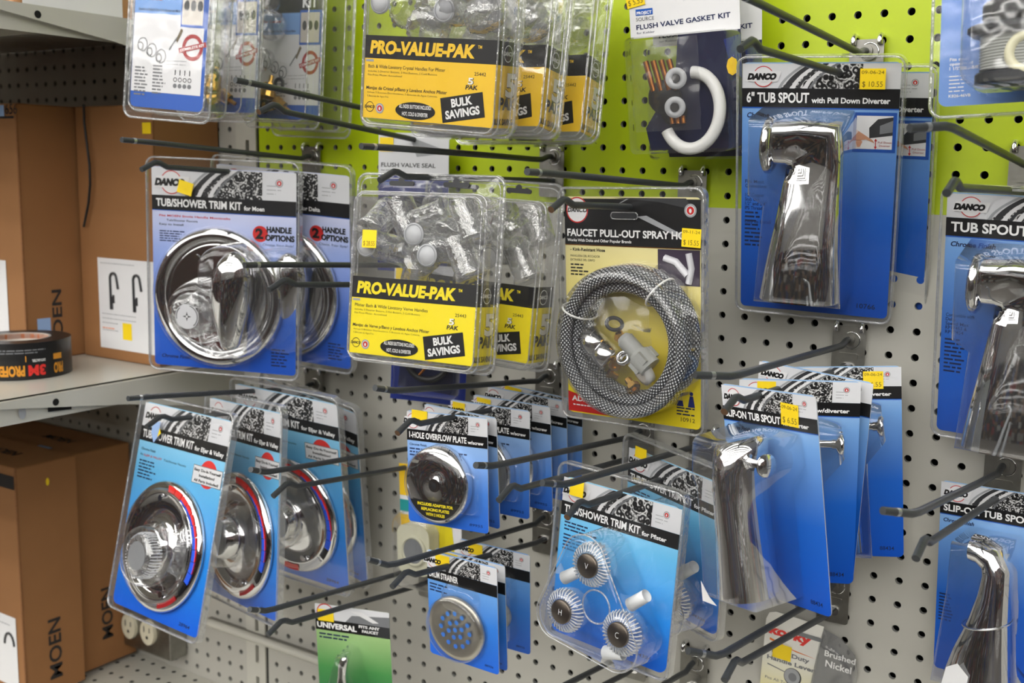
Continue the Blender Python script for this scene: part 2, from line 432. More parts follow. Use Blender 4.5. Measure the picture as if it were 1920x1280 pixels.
# ------------------------------------------------------------------ shelves of the left bay
def shelf(ztop, label):
    T0 = empty('metal_shelf', (-.745, -.41, ztop), (0, 0, 0), label, 'shelf')
    def L(x, y, z): return (x + .745, y + .41, z - ztop)
    b = MB(); xa, xb = -1.75, -.747; y0, y1 = -.56, -.001; h = .032
    def bx(a, b_, c, d, e, f, m): b.box(a + .745, b_ + .745, c + .41, d + .41, e - ztop, f - ztop, m)
    bx(xa, xb, y0, y1, ztop - .0015, ztop, shelfm)                 # deck
    bx(xa, xb, y0, y0 + .0015, ztop - h, ztop, shelfm)             # front lip
    # right end lip with a round hole and a slot, drawn by building it in pieces
    bx(xb - .0015, xb, y0, y1, ztop - h, ztop, shelfm)
    bx(xa, xb - .004, y0 + .10, y0 + .102, ztop - h, ztop - .0015, shelfm); bx(xa, xb - .004, y0 + .25, y0 + .252, ztop - h, ztop - .0015, shelfm)
    b.build('shelf_deck', T0)
    # tapered bracket on the upright: deep at the wall, thin at the front
    b = MB(); X = -.741
    prof = [(-.45, -.001), (-.45, -.0015), (-.405, -.006), (-.205, -.032), (-.04, -.062), (-.003, -.066), (-.003, -.002)]
    vs = [(X + .745, y + .41, z) for y, z in prof] + [(X + .745 + .003, y + .41, z) for y, z in prof]; n = len(prof)
    b.add(vs, [tuple(range(n)), tuple(range(2 * n - 1, n - 1, -1))] + [(i, i + n, (i + 1) % n + n, (i + 1) % n) for i in range(n)], shelfm)
    o = b.build('shelf_bracket', T0)
    # seam line, round bolt hole
    b = MB(); c = [(.0073, -.311 + .41 + .0045 * cos(a), -.0118 + .0045 * sin(a)) for a in [2 * pi * i / 20 for i in range(20)]]
    b.add(c, [tuple(range(20))], dark)
    b.build('bolt_hole', T0)
    b = MB(); X2 = .0005
    def fl(pts, m): b.add([(X2, y + .41, z) for y, z in pts], [tuple(range(len(pts)))], m)
    fl([(-.285, -.0205), (-.318, -.0205 + .006), (-.318, -.024), (-.285, -.026)][::1], dark)
    fl([(-.352 + .005 * cos(a), -.019 + .008 * sin(a)) for a in [2 * pi * i / 16 for i in range(16)]], lgrey)
    b.build('bracket_slot', T0) if ztop < 0 else None
    return T0
shelf(-.128, 'cream enamelled metal shelf holding the roll of black tape and two upright boxes')
shelf(.334, 'cream enamelled metal shelf at the top left above the dark gap')
# base deck
def deck():
    T0 = empty('base_deck', (-.75, -.41, -.650), (0, 0, 0), 'perforated cream metal base deck at the bottom of the left bay', 'shelf')
    b = MB(); b.box(-1.0, 1.6, -.05, .409, -.03, 0, shelfm); n = 0
    for i in range(-14, 18):
        for j in range(8):
            cx = i * .0254 * 1.0 + .006 * 0; cy = .395 - j * .0254 * 1.2
            b.add([(cx + .0036 * cos(2 * pi * k / 10), cy + .0036 * sin(2 * pi * k / 10), .0004) for k in range(10)], [tuple(range(10))], dark)
    b.build('deck_panel', T0)
deck()
# power strip rail with outlets
def rail():
    T0 = empty('rail', (-.6, -.014, -.546), (0, 0, 0), 'cream painted metal rail running along the lower pegboard', 'rail')
    b = MB(); b.tube([(-.225, 0, 0), (.12, 0, 0)], .0062, shelfm, 12)
    b.build('tube', T0)
    b = MB(); b.box(-.225, .12, .004, .0125, -.006, .004, steel); b.build('flange', T0)
rail()
def outlet():
    c = at_d(280, 1188, .035)
    T0 = empty('power_outlet', (c[0], -.035, c[2]), (0, 0, 0), 'metal outlet box with two ivory duplex sockets low on the pegboard', 'outlet')
    b = MB(); b.box(-.065, .050, .0, .033, -.034, .036, steel); b.build('outlet_box', T0, bevel=.002)
    for u, v in ((243, 1173), (278, 1185)):
        q = at_d(u, v, .038); lx, lz = q[0] - c[0], q[2] - c[2]
        b = MB(); b.prism(ell(lx, lz, .0165, .0205, 28), -.006, 0, ivory)
        b.rect(lx - .0075, lx - .0055, lz + .000, lz + .010, -.0063, dark); b.rect(lx + .0055, lx + .0075, lz + .001, lz + .009, -.0063, dark); b.disc(lx, lz - .008, .0028, -.0063, dark, 12)
        b.build('socket', T0)
    b = MB()
    for u, v in ((247, 1195), (281, 1208)):
        q = at_d(u, v, .036); b.lathe([(.003, -.0025), (.003, 0)], chromes, (q[0] - c[0], 0, q[2] - c[2]), 10)
    b.build('screw', T0)
outlet()
# ------------------------------------------------------------------ cardboard boxes
def vtext(mb, t, x, zc, length, h, y, m, bold=.04):
    # text reading upwards
    mb.text(t, x + h / 2, zc - length / 2, length, h, y, m, bold, rot=pi / 2)
def carton(x0, x1, d0, d1, z0, z1, label, side=None, front=None, lean=0):
    # x0..x1, distance from the wall d0 (back) .. d1 (front)
    T0 = empty('cardboard_box', ((x0 + x1) / 2, -(d0 + d1) / 2, z0), (lean, 0, 0), label, 'box')
    w_, dp, h = x1 - x0, d1 - d0, z1 - z0; s = bpy.data.objects
    b = MB(); b.box(-w_ / 2, w_ / 2, -dp / 2, dp / 2, 0, h, kraft)
    b.box(-w_ / 2 - .0004, w_ / 2 + .0006, -dp / 2 - .0006, -dp / 2 + .0025, 0, h, kraftd) if False else None
    b.build('carton', T0, bevel=.002)
    b = MB(); b.box(w_ / 2 - .0022, w_ / 2 + .0007, -dp / 2 - .0007, -dp / 2 + .0022, .001, h - .001, kraftd); b.build('edge_seam', T0)
    return T0, w_, dp, h
def side_print(T0, w_, dp, z, length, hgt, yo=0, name='printed_name', t='MOEN'):
    b = MB(); b.text(t, -length / 2, -hgt / 2, length, hgt, 0, mat('box_ink', srgb(34, 30, 30), .6), .02)
    o = b.build(name, T0)
    # on the +X face, reading upwards
    o.matrix_local = Matrix.Translation((w_ / 2 + .0006, yo, z)) @ Matrix(((0, 1, 0, 0), (1, 0, 0, 0), (0, 0, 1, 0), (0, 0, 0, 1))) @ Matrix.Rotation(-pi / 2, 4, 'Y')
    o.matrix_local = Matrix.Translation((w_ / 2 + .0006, yo, z)) @ Matrix(((0, -1, 0, 0), (0, 0, -1, 0), (1, 0, 0, 0), (0, 0, 0, 1)))
    return o
def faucet_label(T0, x0, x1, z0, z1, y, icons=2, seed=3, name='shipping_label'):
    b = MB(); b.poly([(x0, z0), (x1, z0), (x1, z1), (x0, z1)], y, white); W_ = x1 - x0; H_ = z1 - z0
    dk = dgrey
    for k in range(icons):
        cx = x0 + W_ * (.22 + .40 * k); zt = z1 - H_ * .16; r = W_ * .055
        pts = [(cx + r - r * cos(a), y - .0006, zt - r + r * sin(a)) for a in [pi * i / 8 for i in range(9)]]
        pts = [(cx, y - .0006, zt - H_ * .40)] + pts + [(cx + 2.4 * r, y - .0006, zt - H_ * .17)]
        b.tube(pts, W_ * .016, dk, 6); b.box(cx - W_ * .02, cx + W_ * .03, y - .001, y, zt - H_ * .40, zt - H_ * .26, dk)
        b.box(cx + W_ * .03, cx + W_ * .06, y - .001, y, zt - H_ * .33, zt - H_ * .24, dk)
    for z in (.06, .62, .67, .72, .80):
        b.words(x0 + W_ * .05, z1 - H_ * z, W_ * (.85 if z < .7 else .4), 1, H_ * .018, y - .0003, lgrey, seed)
    b.words(x0 + W_ * .05, z1 - H_ * .78, W_ * .3, 1, H_ * .022, y - .0003, orange, seed)
    o = b.build(name, T0)
    return o
SH = -.1275
# box 2, behind, its printed label facing the aisle
T0, w_, dp, h = carton(-.952, -.782, .003, .118, SH, .232, 'tall brown box with a big white faucet label, against the pegboard on the middle shelf')
x0 = at_d(183, 482, .118)[0] - (-.952 - .782) / 2; faucet_label(T0, x0, .083, .016, at_d(183, 482, .118)[2] - SH, -dp / 2 - .0005)
q = at_d(238, 622, .1195); b = MB(); b.rect(q[0] + .867 - .010, q[0] + .867 + .010, q[2] - SH - .012, q[2] - SH + .012, -dp / 2 - .001, stick); b.build('price_sticker', T0)
q = at_d(274, 238, .1195); b = MB(); b.rect(q[0] + .867 - .009, q[0] + .867 + .009, q[2] - SH - .009, q[2] - SH + .006, -dp / 2 - .001, stick); b.build('price_sticker', T0)
# box 1, nearer, beside the roll of tape
T0, w_, dp, h = carton(-1.36, -.957, .02, .206, SH, .232, 'tall brown box with a handwritten number, behind the roll of tape on the middle shelf')
side_print(T0, w_, dp, .052, .095, .0155, -.044)
o = faucet_label(T0, .165, .19, .05, .17, -dp / 2 - .0005, 0, 5)
b = MB(); x1 = at_d(18, 610, .206)[0] + 1.1585; b.rect(-.05, x1, .03, at_d(10, 488, .206)[2] - SH, -dp / 2 - .001, white); b.words(.02, .14, x1 - .03, 1, .004, -dp / 2 - .0012, lgrey, 4); b.words(.05, .19, x1 - .06, 1, .004, -dp / 2 - .0012, lgrey, 9); b.build('shipping_label', T0)
bpy.data.objects.remove(o)
b = MB(); q = at_d(10, 205, .207); q2 = at_d(12, 216, .207)
b.text('656', at_d(11, 216, .206)[0] + 1.1585, at_d(10, 214, .206)[2] - SH, .028, .014, -dp / 2 - .0012, inkb, 0, shear=.1)
b.rect(-.06, at_d(27, 220, .206)[0] + 1.1585, at_d(10, 222, .206)[2] - SH, at_d(10, 218, .206)[2] - SH, -dp / 2 - .0012, inkb)
b.rect(-.06, at_d(10, 220, .206)[0] + 1.1585, at_d(5, 218, .206)[2] - SH, at_d(5, 197, .206)[2] - SH, -dp / 2 - .0015, mat('sticker_pale_blue', srgb(150, 180, 225), .6))
b.build('written_number', T0)
b = MB(); b.rect(-.0105, .0105, -.012, .012, 0, mat('sticker_pale_blue', srgb(150, 180, 225), .6)); o = b.build('blue_sticker', T0)
o.matrix_local = Matrix.Translation((w_ / 2 + .0008, -.066, .048)) @ Matrix.Rotation(pi / 2, 4, 'Z')
# lower boxes on the deck
DK = -.6425
T0, w_, dp, h = carton(-1.45, -1.0, .01, .118, DK, -.288, 'tall brown box against the pegboard on the bottom deck, rearmost of the lower two')
side_print(T0, w_, dp, .085, .085, .020, .0)
b = MB(); b.poly([(0, 0), (.014, 0), (.014, .018)], 0, white); o = b.build('torn_label', T0)
o.matrix_local = Matrix.Translation((w_ / 2 + .0008, dp / 2 - .022, .022)) @ Matrix.Rotation(pi / 2, 4, 'Z')
b = MB(); b.text('MOEN', -.04, 0, .07, .018, 0, mat('box_ink'), .02); o = b.build('printed_name', T0); o.matrix_local = Matrix.Translation((w_ / 2 - .10, -.01, h + .0006)) @ Matrix.Rotation(-pi / 2, 4, 'X')
b = MB(); b.rect(-.016, .016, -.005, .005, 0, mat('sticker_pale_blue')); o = b.build('blue_sticker', T0); o.matrix_local = Matrix.Translation((w_ / 2 - .075, -dp / 2 + .006, h + .0006)) @ Matrix.Rotation(-pi / 2, 4, 'X')
T0, w_, dp, h = carton(-1.45, -.978, .122, .222, DK, -.283, 'tall brown box in front of another on the bottom deck, cut by the left edge', lean=0)
T0.rotation_euler = (0, radians(0), 0)
side_print(T0, w_, dp, .07, .095, .021, .0)
b = MB(); b.text('MOEN', -.04, 0, .07, .018, 0, mat('box_ink'), .02); o = b.build('printed_name', T0); o.matrix_local = Matrix.Translation((w_ / 2 - .10, -.01, h + .0006)) @ Matrix.Rotation(-pi / 2, 4, 'X')
b = MB(); b.rect(-.3, w_ / 2 - .017, .02, .13, -dp / 2 - .001, white); b.words(w_ / 2 - .06, .115, .04, 1, .004, -dp / 2 - .0013, lgrey, 4)
b.tube([(w_ / 2 - .035 - .012 * cos(a), -dp / 2 - .0014, .085 + .018 * sin(a)) for a in [pi * i / 8 for i in range(9)]], .002, dgrey, 6); b.build('shipping_label', T0)
b = MB(); b.rect(w_ / 2 - .06, w_ / 2 - .003, h - .032, h - .012, -dp / 2 - .0009, mat('box_ink')); b.build('tape_patch', T0)
b = MB(); b.disc(0, 0, .003, 0, stick, 8, .006); o = b.build('sticker_scrap', T0); o.matrix_local = Matrix.Translation((w_ / 2 + .0008, .0, h - .03)) @ Matrix.Rotation(pi / 2, 4, 'Z')
# goods on the top shelf
T0 = empty('wrapped_parcel', (-.99, -.20, .3345), (0, 0, 0), 'bubble-wrapped brown parcel with a white sheet on the top left shelf', 'parcel')
b = MB(); b.box(-.2, .155, -.08, .12, 0, .2, mat('kraft_wrapped', srgb(176, 128, 86), .3, bump=(90, 1))); b.build('parcel_body', T0, bevel=.01)
b = MB(); b.add([(.1563, -.068, .006), (.1563, .080, .006), (.1563, .080, .19), (.1563, -.068, .19)], [(0, 1, 2, 3)], white); b.rect(-.19, .105, .004, .18, -.0815, white); b.words(-.02, .02, .05, 2, .004, -.0819, inkg, 3); b.build('paper_label', T0)
# roll of duct tape
def tape_roll():
    c = (-.896, -.257); R0 = .0655; hh = .048
    T0 = empty('duct_tape_roll', (c[0], c[1], SH), (0, 0, 0), 'thick roll of black duct tape with orange lettering lying on the middle shelf', 'tape')
    b = MB(); n = 72
    def cyl(r0, r1, z0, z1, m, a0=0, a1=2 * pi, k=n):
        vs = []; fs = []
        for i in range(k + 1):
            a = a0 + (a1 - a0) * i / k
            vs += [(r0 * cos(a), r0 * sin(a), z0), (r1 * cos(a), r1 * sin(a), z1)]
            if i < k: fs.append((2 * i, 2 * i + 2, 2 * i + 3, 2 * i + 1))
        b.add(vs, fs, m, True)
    cyl(R0, R0, .0, hh, ductm); cyl(R0, .04, hh, hh, ductm); cyl(R0, .04, 0, 0, ductm)
    b.build('tape_winding', T0)
    b = MB(); cyl(.04, .04, hh, 0, mat('core_card', srgb(214, 206, 196), .6)); cyl(.0405, .038, hh + .0003, hh + .0003, pgray); cyl(.038, .038, hh - .008, hh - .001, orange); cyl(.038, .038, 0, hh, mat('core_card'))
    b.build('tape_core', T0)
    # wrapped print; upside down as the roll lies
    b = MB()
    def wrap(mb2, aC):
        out = []
        for (x, y, z) in mb2.v:
            a = aC + x / R0; out.append(((R0 + .0004 - y) * cos(a), (R0 + .0004 - y) * sin(a), z))
        b.add(out, mb2.f, mb2.mats[0]) if False else [b.add([out[i] for i in f], [tuple(range(len(f)))], mb2.mats[mb2.m[k]]) for k, f in enumerate(mb2.f)]
    view = math.atan2(-1.11 + .257, .469 + .896)       # direction to the viewer
    t = MB()
    def ut(s_, x, z, w_, h, m, bold=.03): t.text(s_, x, z, w_, h, 0, m, bold, rot=pi)
    ut('3M', .008, .019, .022, .014, mat('print_bright_red', srgb(226, 50, 44), .4), .05)
    ut('DATA BACTERL', .008, .0265, .017, .0035, inkw)
    ut('PROFESSIONAL', -.018, .019, .07, .014, mat('duct_orange', srgb(222, 150, 40), .4), .05)
    t.rect(-.075, -.016, .0235, .031, 0, mat('duct_orange')); t.text('USO INDUSTRIAL', -.018, .029, .045, .0035, -.0003, inkb, .02, rot=pi)
    t.words(-.06, .038, .07, 2, .0035, 0, pgrey, 2)
    t.rect(.020, .034, .0235, .031, 0, mat('duct_orange')); t.text('PRO', .036, .019, .016, .014, 0, mat('duct_orange'), .05, rot=pi)
    # split long quads not needed at this size
    wrap(t, view + .36)
    b.build('tape_print', T0)
tape_roll()
# thin black cable behind the boxes
b = MB(); pts = []
for (u, v) in ((157, 196), (158, 230), (163, 270), (168, 310), (169, 345), (166, 380), (160, 410), (157, 425)):
    q = at_d(u, v, .125); pts.append((q[0], q[1], q[2]))
b.tube(pts, .0018, rubber, 8); tag(b.build('cable'), 'thin black cable hanging between the two upright brown boxes', 'cable')
# ------------------------------------------------------------------ peg hooks
HK = {  # column, row of the wire's foot, pixel of upper tip, pixel of lower tip
 1: (-23.5, -6.55, (228, 262), (265, 318), 'pegboard hook carrying the trim kit with the chrome lever, beside the tall label box'),
 2: (-15.5, -8.38, (441, 150), (485, 210), 'pegboard hook just below the clear knob packs, holding the small flush valve seal'),
 3: (-8.5, -6.59, (677, 274), (712, 338), 'pegboard hook holding the two lower black and yellow value packs'),
 4: (-1.5, -5.54, (988, 322), (1033, 393), 'pegboard hook holding the coiled spray hose card'),
 5: (5.5, -10.61, (1380, -13), (1388, 92), 'pegboard hook holding the six inch tub spout at the upper right'),
 6: (11.5, -6.54, (1705, 240), (1775, 362), 'pegboard hook above the tub spout card cut by the right edge'),
 7: (5.5, .48, (1303, 703), (1358, 772), 'pegboard hook holding the slip-on tub spouts with diverter knob'),
 8: (11.5, 4.64, (1655, 957), (1717, 1047), 'bare-ended pegboard hook at lower right over the plain slip-on tub spout'),
 9: (5.5, 10.60, (1290, 1220), (1358, 1275), 'pegboard hook at the bottom holding the brushed nickel lever pack'),
 10: (-23.5, 5.71, (240, 747), (275, 800), 'pegboard hook holding the row of round-dial trim kits at lower left'),
 11: (-8.5, 3.54, (703, 727), (745, 812), 'pegboard hook holding the row of overflow plates'),
 12: (-3.5, 5.46, (892, 872), (935, 938), 'empty pegboard hook between the overflow plates and the triangular knob pack'),
 13: (-.5, 5.45, (1017, 905), (1063, 970), 'pegboard hook holding the trim kit with three ribbed clear knobs'),
 14: (-15.5, 7.74, (470, 880), (512, 930), 'empty pegboard hook crossing in front of the round-dial trim kits'),
 15: (-8.5, 10.41, (690, 1048), (735, 1100), 'pegboard hook holding the drum strainer cards'),
 16: (-15.5, 14.10, (468, 1142), (502, 1190), 'pegboard hook holding the green universal faucet card'),
 17: (-14.5, -1.47, (458, 497), (505, 543), 'pegboard hook sticking out in front of the chrome lever trim kit'),
 18: (-3.5, 15.6, None, None, 'empty pegboard hook rising from the bottom edge beneath the triangular knob pack'),
 19: (-.5, 15.6, None, None, 'pegboard hook at the bottom edge, partly behind the lower end of the triangular knob pack'),
}
def hook(k):
    ci, rj, ut, lt, label = HK[k]
    X, Z = ci * P, -rj * P
    T0 = empty('peg_hook', (X, -.006, Z), (0, 0, 0), label, 'hook', 'double wire display hooks on the pegboard')
    def toL(q): return Vector((q[0] - X, q[1] + .006, q[2] - Z))
    U = toL(at_d(*ut, .325)) if ut else Vector((0, -.319, .036))
    Lw = toL(at_d(*lt, .295)) if lt else Vector((0, -.289, .0))
    # zinc bracket plate with pressed frame and two prongs
    b = MB()
    # plate spans two holes; prongs enter the row above
    rj_up = math.floor(rj) ; zt = (-(rj_up) * P) - Z
    zt = min(zt, .022); zt = max(zt, .006)
    b.prism(rr(.033, .058, .003, 0, zt + .001), -.0012, 0, steel)
    b.prism(rr(.012, .012, .0055, 0, .006), -.0035, -.0012, steel); b.prism(rr(.020, .006, .002, 0, -.014), -.003, -.0012, steel)
    b.prism(rr(.014, .009, .004, 0, -.024), -.0035, -.0012, chromes)
    b.tube([(.003 + .0085 * cos(a), -.0015, -.001 + .0085 * sin(a)) for a in [2 * pi * i / 24 for i in range(24)]], .0009, chromes, 6, True)
    br = b.build('bracket', T0)
    for s in (-1, 1):
        b = MB(); b.tube([(s * .0127, -.003, zt - .004), (s * .0127, -.004, zt + .001), (s * .0127, -.001, zt + .0045), (s * .0127, .009, zt + .0045)], .0028, chromes, 8); b.build('prong', br)
    d = U.y; kn = Vector((U.x * .90, U.y * .905, U.z - max(.004, U.z * .22)))
    if k in (1, 2, 3, 4, 5, 17, 10): kn = Vector((U.x * .88, U.y * .88, U.z * .88))
    KP = {6: (1780, 236), 7: (1375, 705), 8: (1715, 963), 9: (1348, 1230), 12: (925, 873), 13: (1060, 908), 14: (500, 885), 15: (730, 1060), 16: (500, 1145)}
    if k in KP: kn = toL(at_d(*KP[k], .296))
    r = .0032
    up = [Vector((0, -.001, 0)), Vector((0, -.010, -.0005)), Vector((kn.x * .08, -.022, -.004)), Vector((kn.x * .14, -.04, -.004 + kn.z * .10))]
    for t in (.3, .5, .7, .85, .96): up.append(Vector((kn.x * t, -.02 + (kn.y + .02) * t, -.004 + (kn.z + .004) * t)))
    up += [kn.lerp(U, .1), kn.lerp(U, .55)]
    b = MB(); b.tube(up, r, wirem, 12); uw = b.build('upper_wire', T0)
    b = MB(); b.tube([kn.lerp(U, .55), kn.lerp(U, .8), U], r * .97, wirem, 12); b.tube([kn.lerp(U, .50), kn.lerp(U, .60)], r * 1.04, wiretip, 12); b.build('wire_tip', uw)
    K2 = Vector((Lw.x * .94, Lw.y + .020, Lw.z + .0085))
    lo = [Vector((0, -.001, -.028)), Vector((0, -.02, -.028))]
    for t in (.1, .3, .5, .7, .85, .93): lo.append(Vector((K2.x * t, -.02 + (K2.y + .02) * t, -.028 + (K2.z - .0045 + .028) * t)))
    lo += [K2 + Vector((0, .006, -.0005)), K2, K2 + (Lw - K2) * .3]
    b = MB(); b.tube(lo, r, wirem, 12); lw = b.build('lower_wire', T0)
    b = MB(); b.tube([K2 + (Lw - K2) * .3, Lw], r, wirem, 12, capm=worn if k in (2, 4, 7, 11, 13) else wirem); b.build('wire_tip', lw)
    return T0
for k in HK: hook(k)
# ================================================================== PACKAGED GOODS
PK = 'hanging packs of plumbing parts'
E1 = .00015
def logo(b, cx, cz, s, y, dark_bg=False):
    # round two-colour emblem with the slanted name across it, s = emblem height
    b.disc(cx, cz, s * .5, y, white, 28); b.ann(cx, cz, s * .46, s * .5, y - E1, red, 0.35, pi - .1, 20); b.ann(cx, cz, s * .46, s * .5, y - E1, red, pi + .35, 2 * pi - .1, 20)
    ww = s * 1.5; hh = s * .32
    b.poly([(cx - ww * .56, cz - hh * .75), (cx + ww * .47, cz - hh * .75), (cx + ww * .58, cz + hh * .8), (cx - ww * .45, cz + hh * .8)], y - 2 * E1, white)
    b.text('DANCO', cx - ww * .52, cz - hh * .5, ww * .92, hh, y - 3 * E1, black, .085, .25)
def seal(b, cx, cz, r, y):
    b.disc(cx, cz, r, y, lgrey, 20); b.ann(cx, cz, r * .62, r * .72, y - E1, white, 0, 2 * pi, 20); b.disc(cx, cz, r * .6, y - E1, red, 16); b.disc(cx, cz - r * .05, r * .22, y - 2 * E1, white, 8, r * .34)
def header(b, W, z0, z1, zb, y, title, small=None, tfrac=.6, sfrac=.3, gmat=None, lg=.9, twz=.5, plain=False, logo_x=-.36, tx=-.47, mini=True):
    # picture strip z0..z1 (z0 upper), black band z1..zb
    gmat = gmat or gravelm; h = z0 - z1
    b.rect(-W / 2, W / 2, z1, z0, y, offwhite)
    # metal parts photograph
    gx0, gx1 = -.12 * W, .27 * W
    b.poly([(gx0 - .13 * W, z1), (gx1, z1), (gx1, z0 - h * .02), (gx0 + .14 * W, z0 - h * .02), (gx0, z0 - h * .35)], y - E1, gmat)
    # bright pipes sweeping down to the left
    for k, (o, ww, m) in enumerate(((-.21, .04, dgrey), (-.165, .03, white), (-.125, .022, dgrey), (-.085, .03, white), (-.045, .018, pgrey), (-.245, .02, lgrey))):
        pts = []
        for t in range(7):
            f = t / 6; pts.append(((o - .02 + .12 * f + .05 * f * f) * W, z1 + h * (f ** .8)))
        for t in range(6, -1, -1):
            f = t / 6; pts.append(((o - .02 + ww + .12 * f + .06 * f * f) * W, z1 + h * (f ** .8)))
        b.poly(pts, y - 2 * E1, m)
    b.words(.30 * W, z1 + h * .5, .1 * W, 3, h * .14, y - E1, lgrey, 5, fill=.2)
    seal(b, .385 * W, z1 + h * .62, h * .15, y - E1)
    logo(b, logo_x * W, z1 + h * .48, h * lg * .95, y - 3 * E1)
    if zb < z1:
        hb = z1 - zb
        b.rect(-W / 2, W / 2, zb, z1, y - 2 * E1, black)
        b.text(title, tx * W, zb + hb * .24, tfrac * W, hb * .54, y - 3 * E1, inkw, .028)
        if small: b.text(small, (tx + tfrac + .015) * W, zb + hb * .24, sfrac * W, hb * .30, y - 3 * E1, inkw, .03)
def sticker(T0, x, z, w_, h, y, t1='09-06-24', t2='$ 10.55', rot=0, txt=True, label=None):
    b = MB(); c, s_ = cos(rot), sin(rot)
    def R(a, q): return (x + a * c - q * s_, z + a * s_ + q * c)
    b.poly([R(0, 0), R(w_, 0), R(w_, h), R(0, h)], y, stick)
    if txt:
        p = R(w_ * .06, h * .74); b.text(t1, p[0], p[1], w_ * .88, h * .16, y - E1, stickink, 0, rot=rot)
        p = R(w_ * .1, h * .12); b.text(t2, p[0], p[1], w_ * .8, h * .26, y - E1, stickink, 0, rot=rot)
    o = b.build('price_sticker', T0); return o
def card_base(W, H, r=.006, t=.0007, m=white, bm=None):
    b = MB(); b.prism(rr(W, H, r), 0, t, m, cardback, bm or cardback); return b
def clamshell(T0, W, H, mx=.006, mt=.008, r=.012, d=.0, sheet=True, tab=None):
    b = MB()
    out = rr(W + 2 * mx, H + mt + mx, r, 0, mt, 6)
    if sheet: b.poly(out, -.004, shell)
    b.poly(out[::-1], .004, shell)
    inn = rr(W + 2 * mx - .003, H + mt + mx - .003, r - .001, 0, mt - .0015, 6)
    b.prism(out, -.0045, .0045, rimm) if False else None
    # raised rims front and back, and the edge wall
    n = len(out)
    b.add([(x, -.004, z) for x, z in out] + [(x, .004, z) for x, z in out], [(i, i + n, (i + 1) % n + n, (i + 1) % n) for i in range(n)], rimm, True)
    b.tube([(x, -.0045, z) for x, z in inn], .0012, rimm, 6, True)
    return b
def R_(n): return range(n)
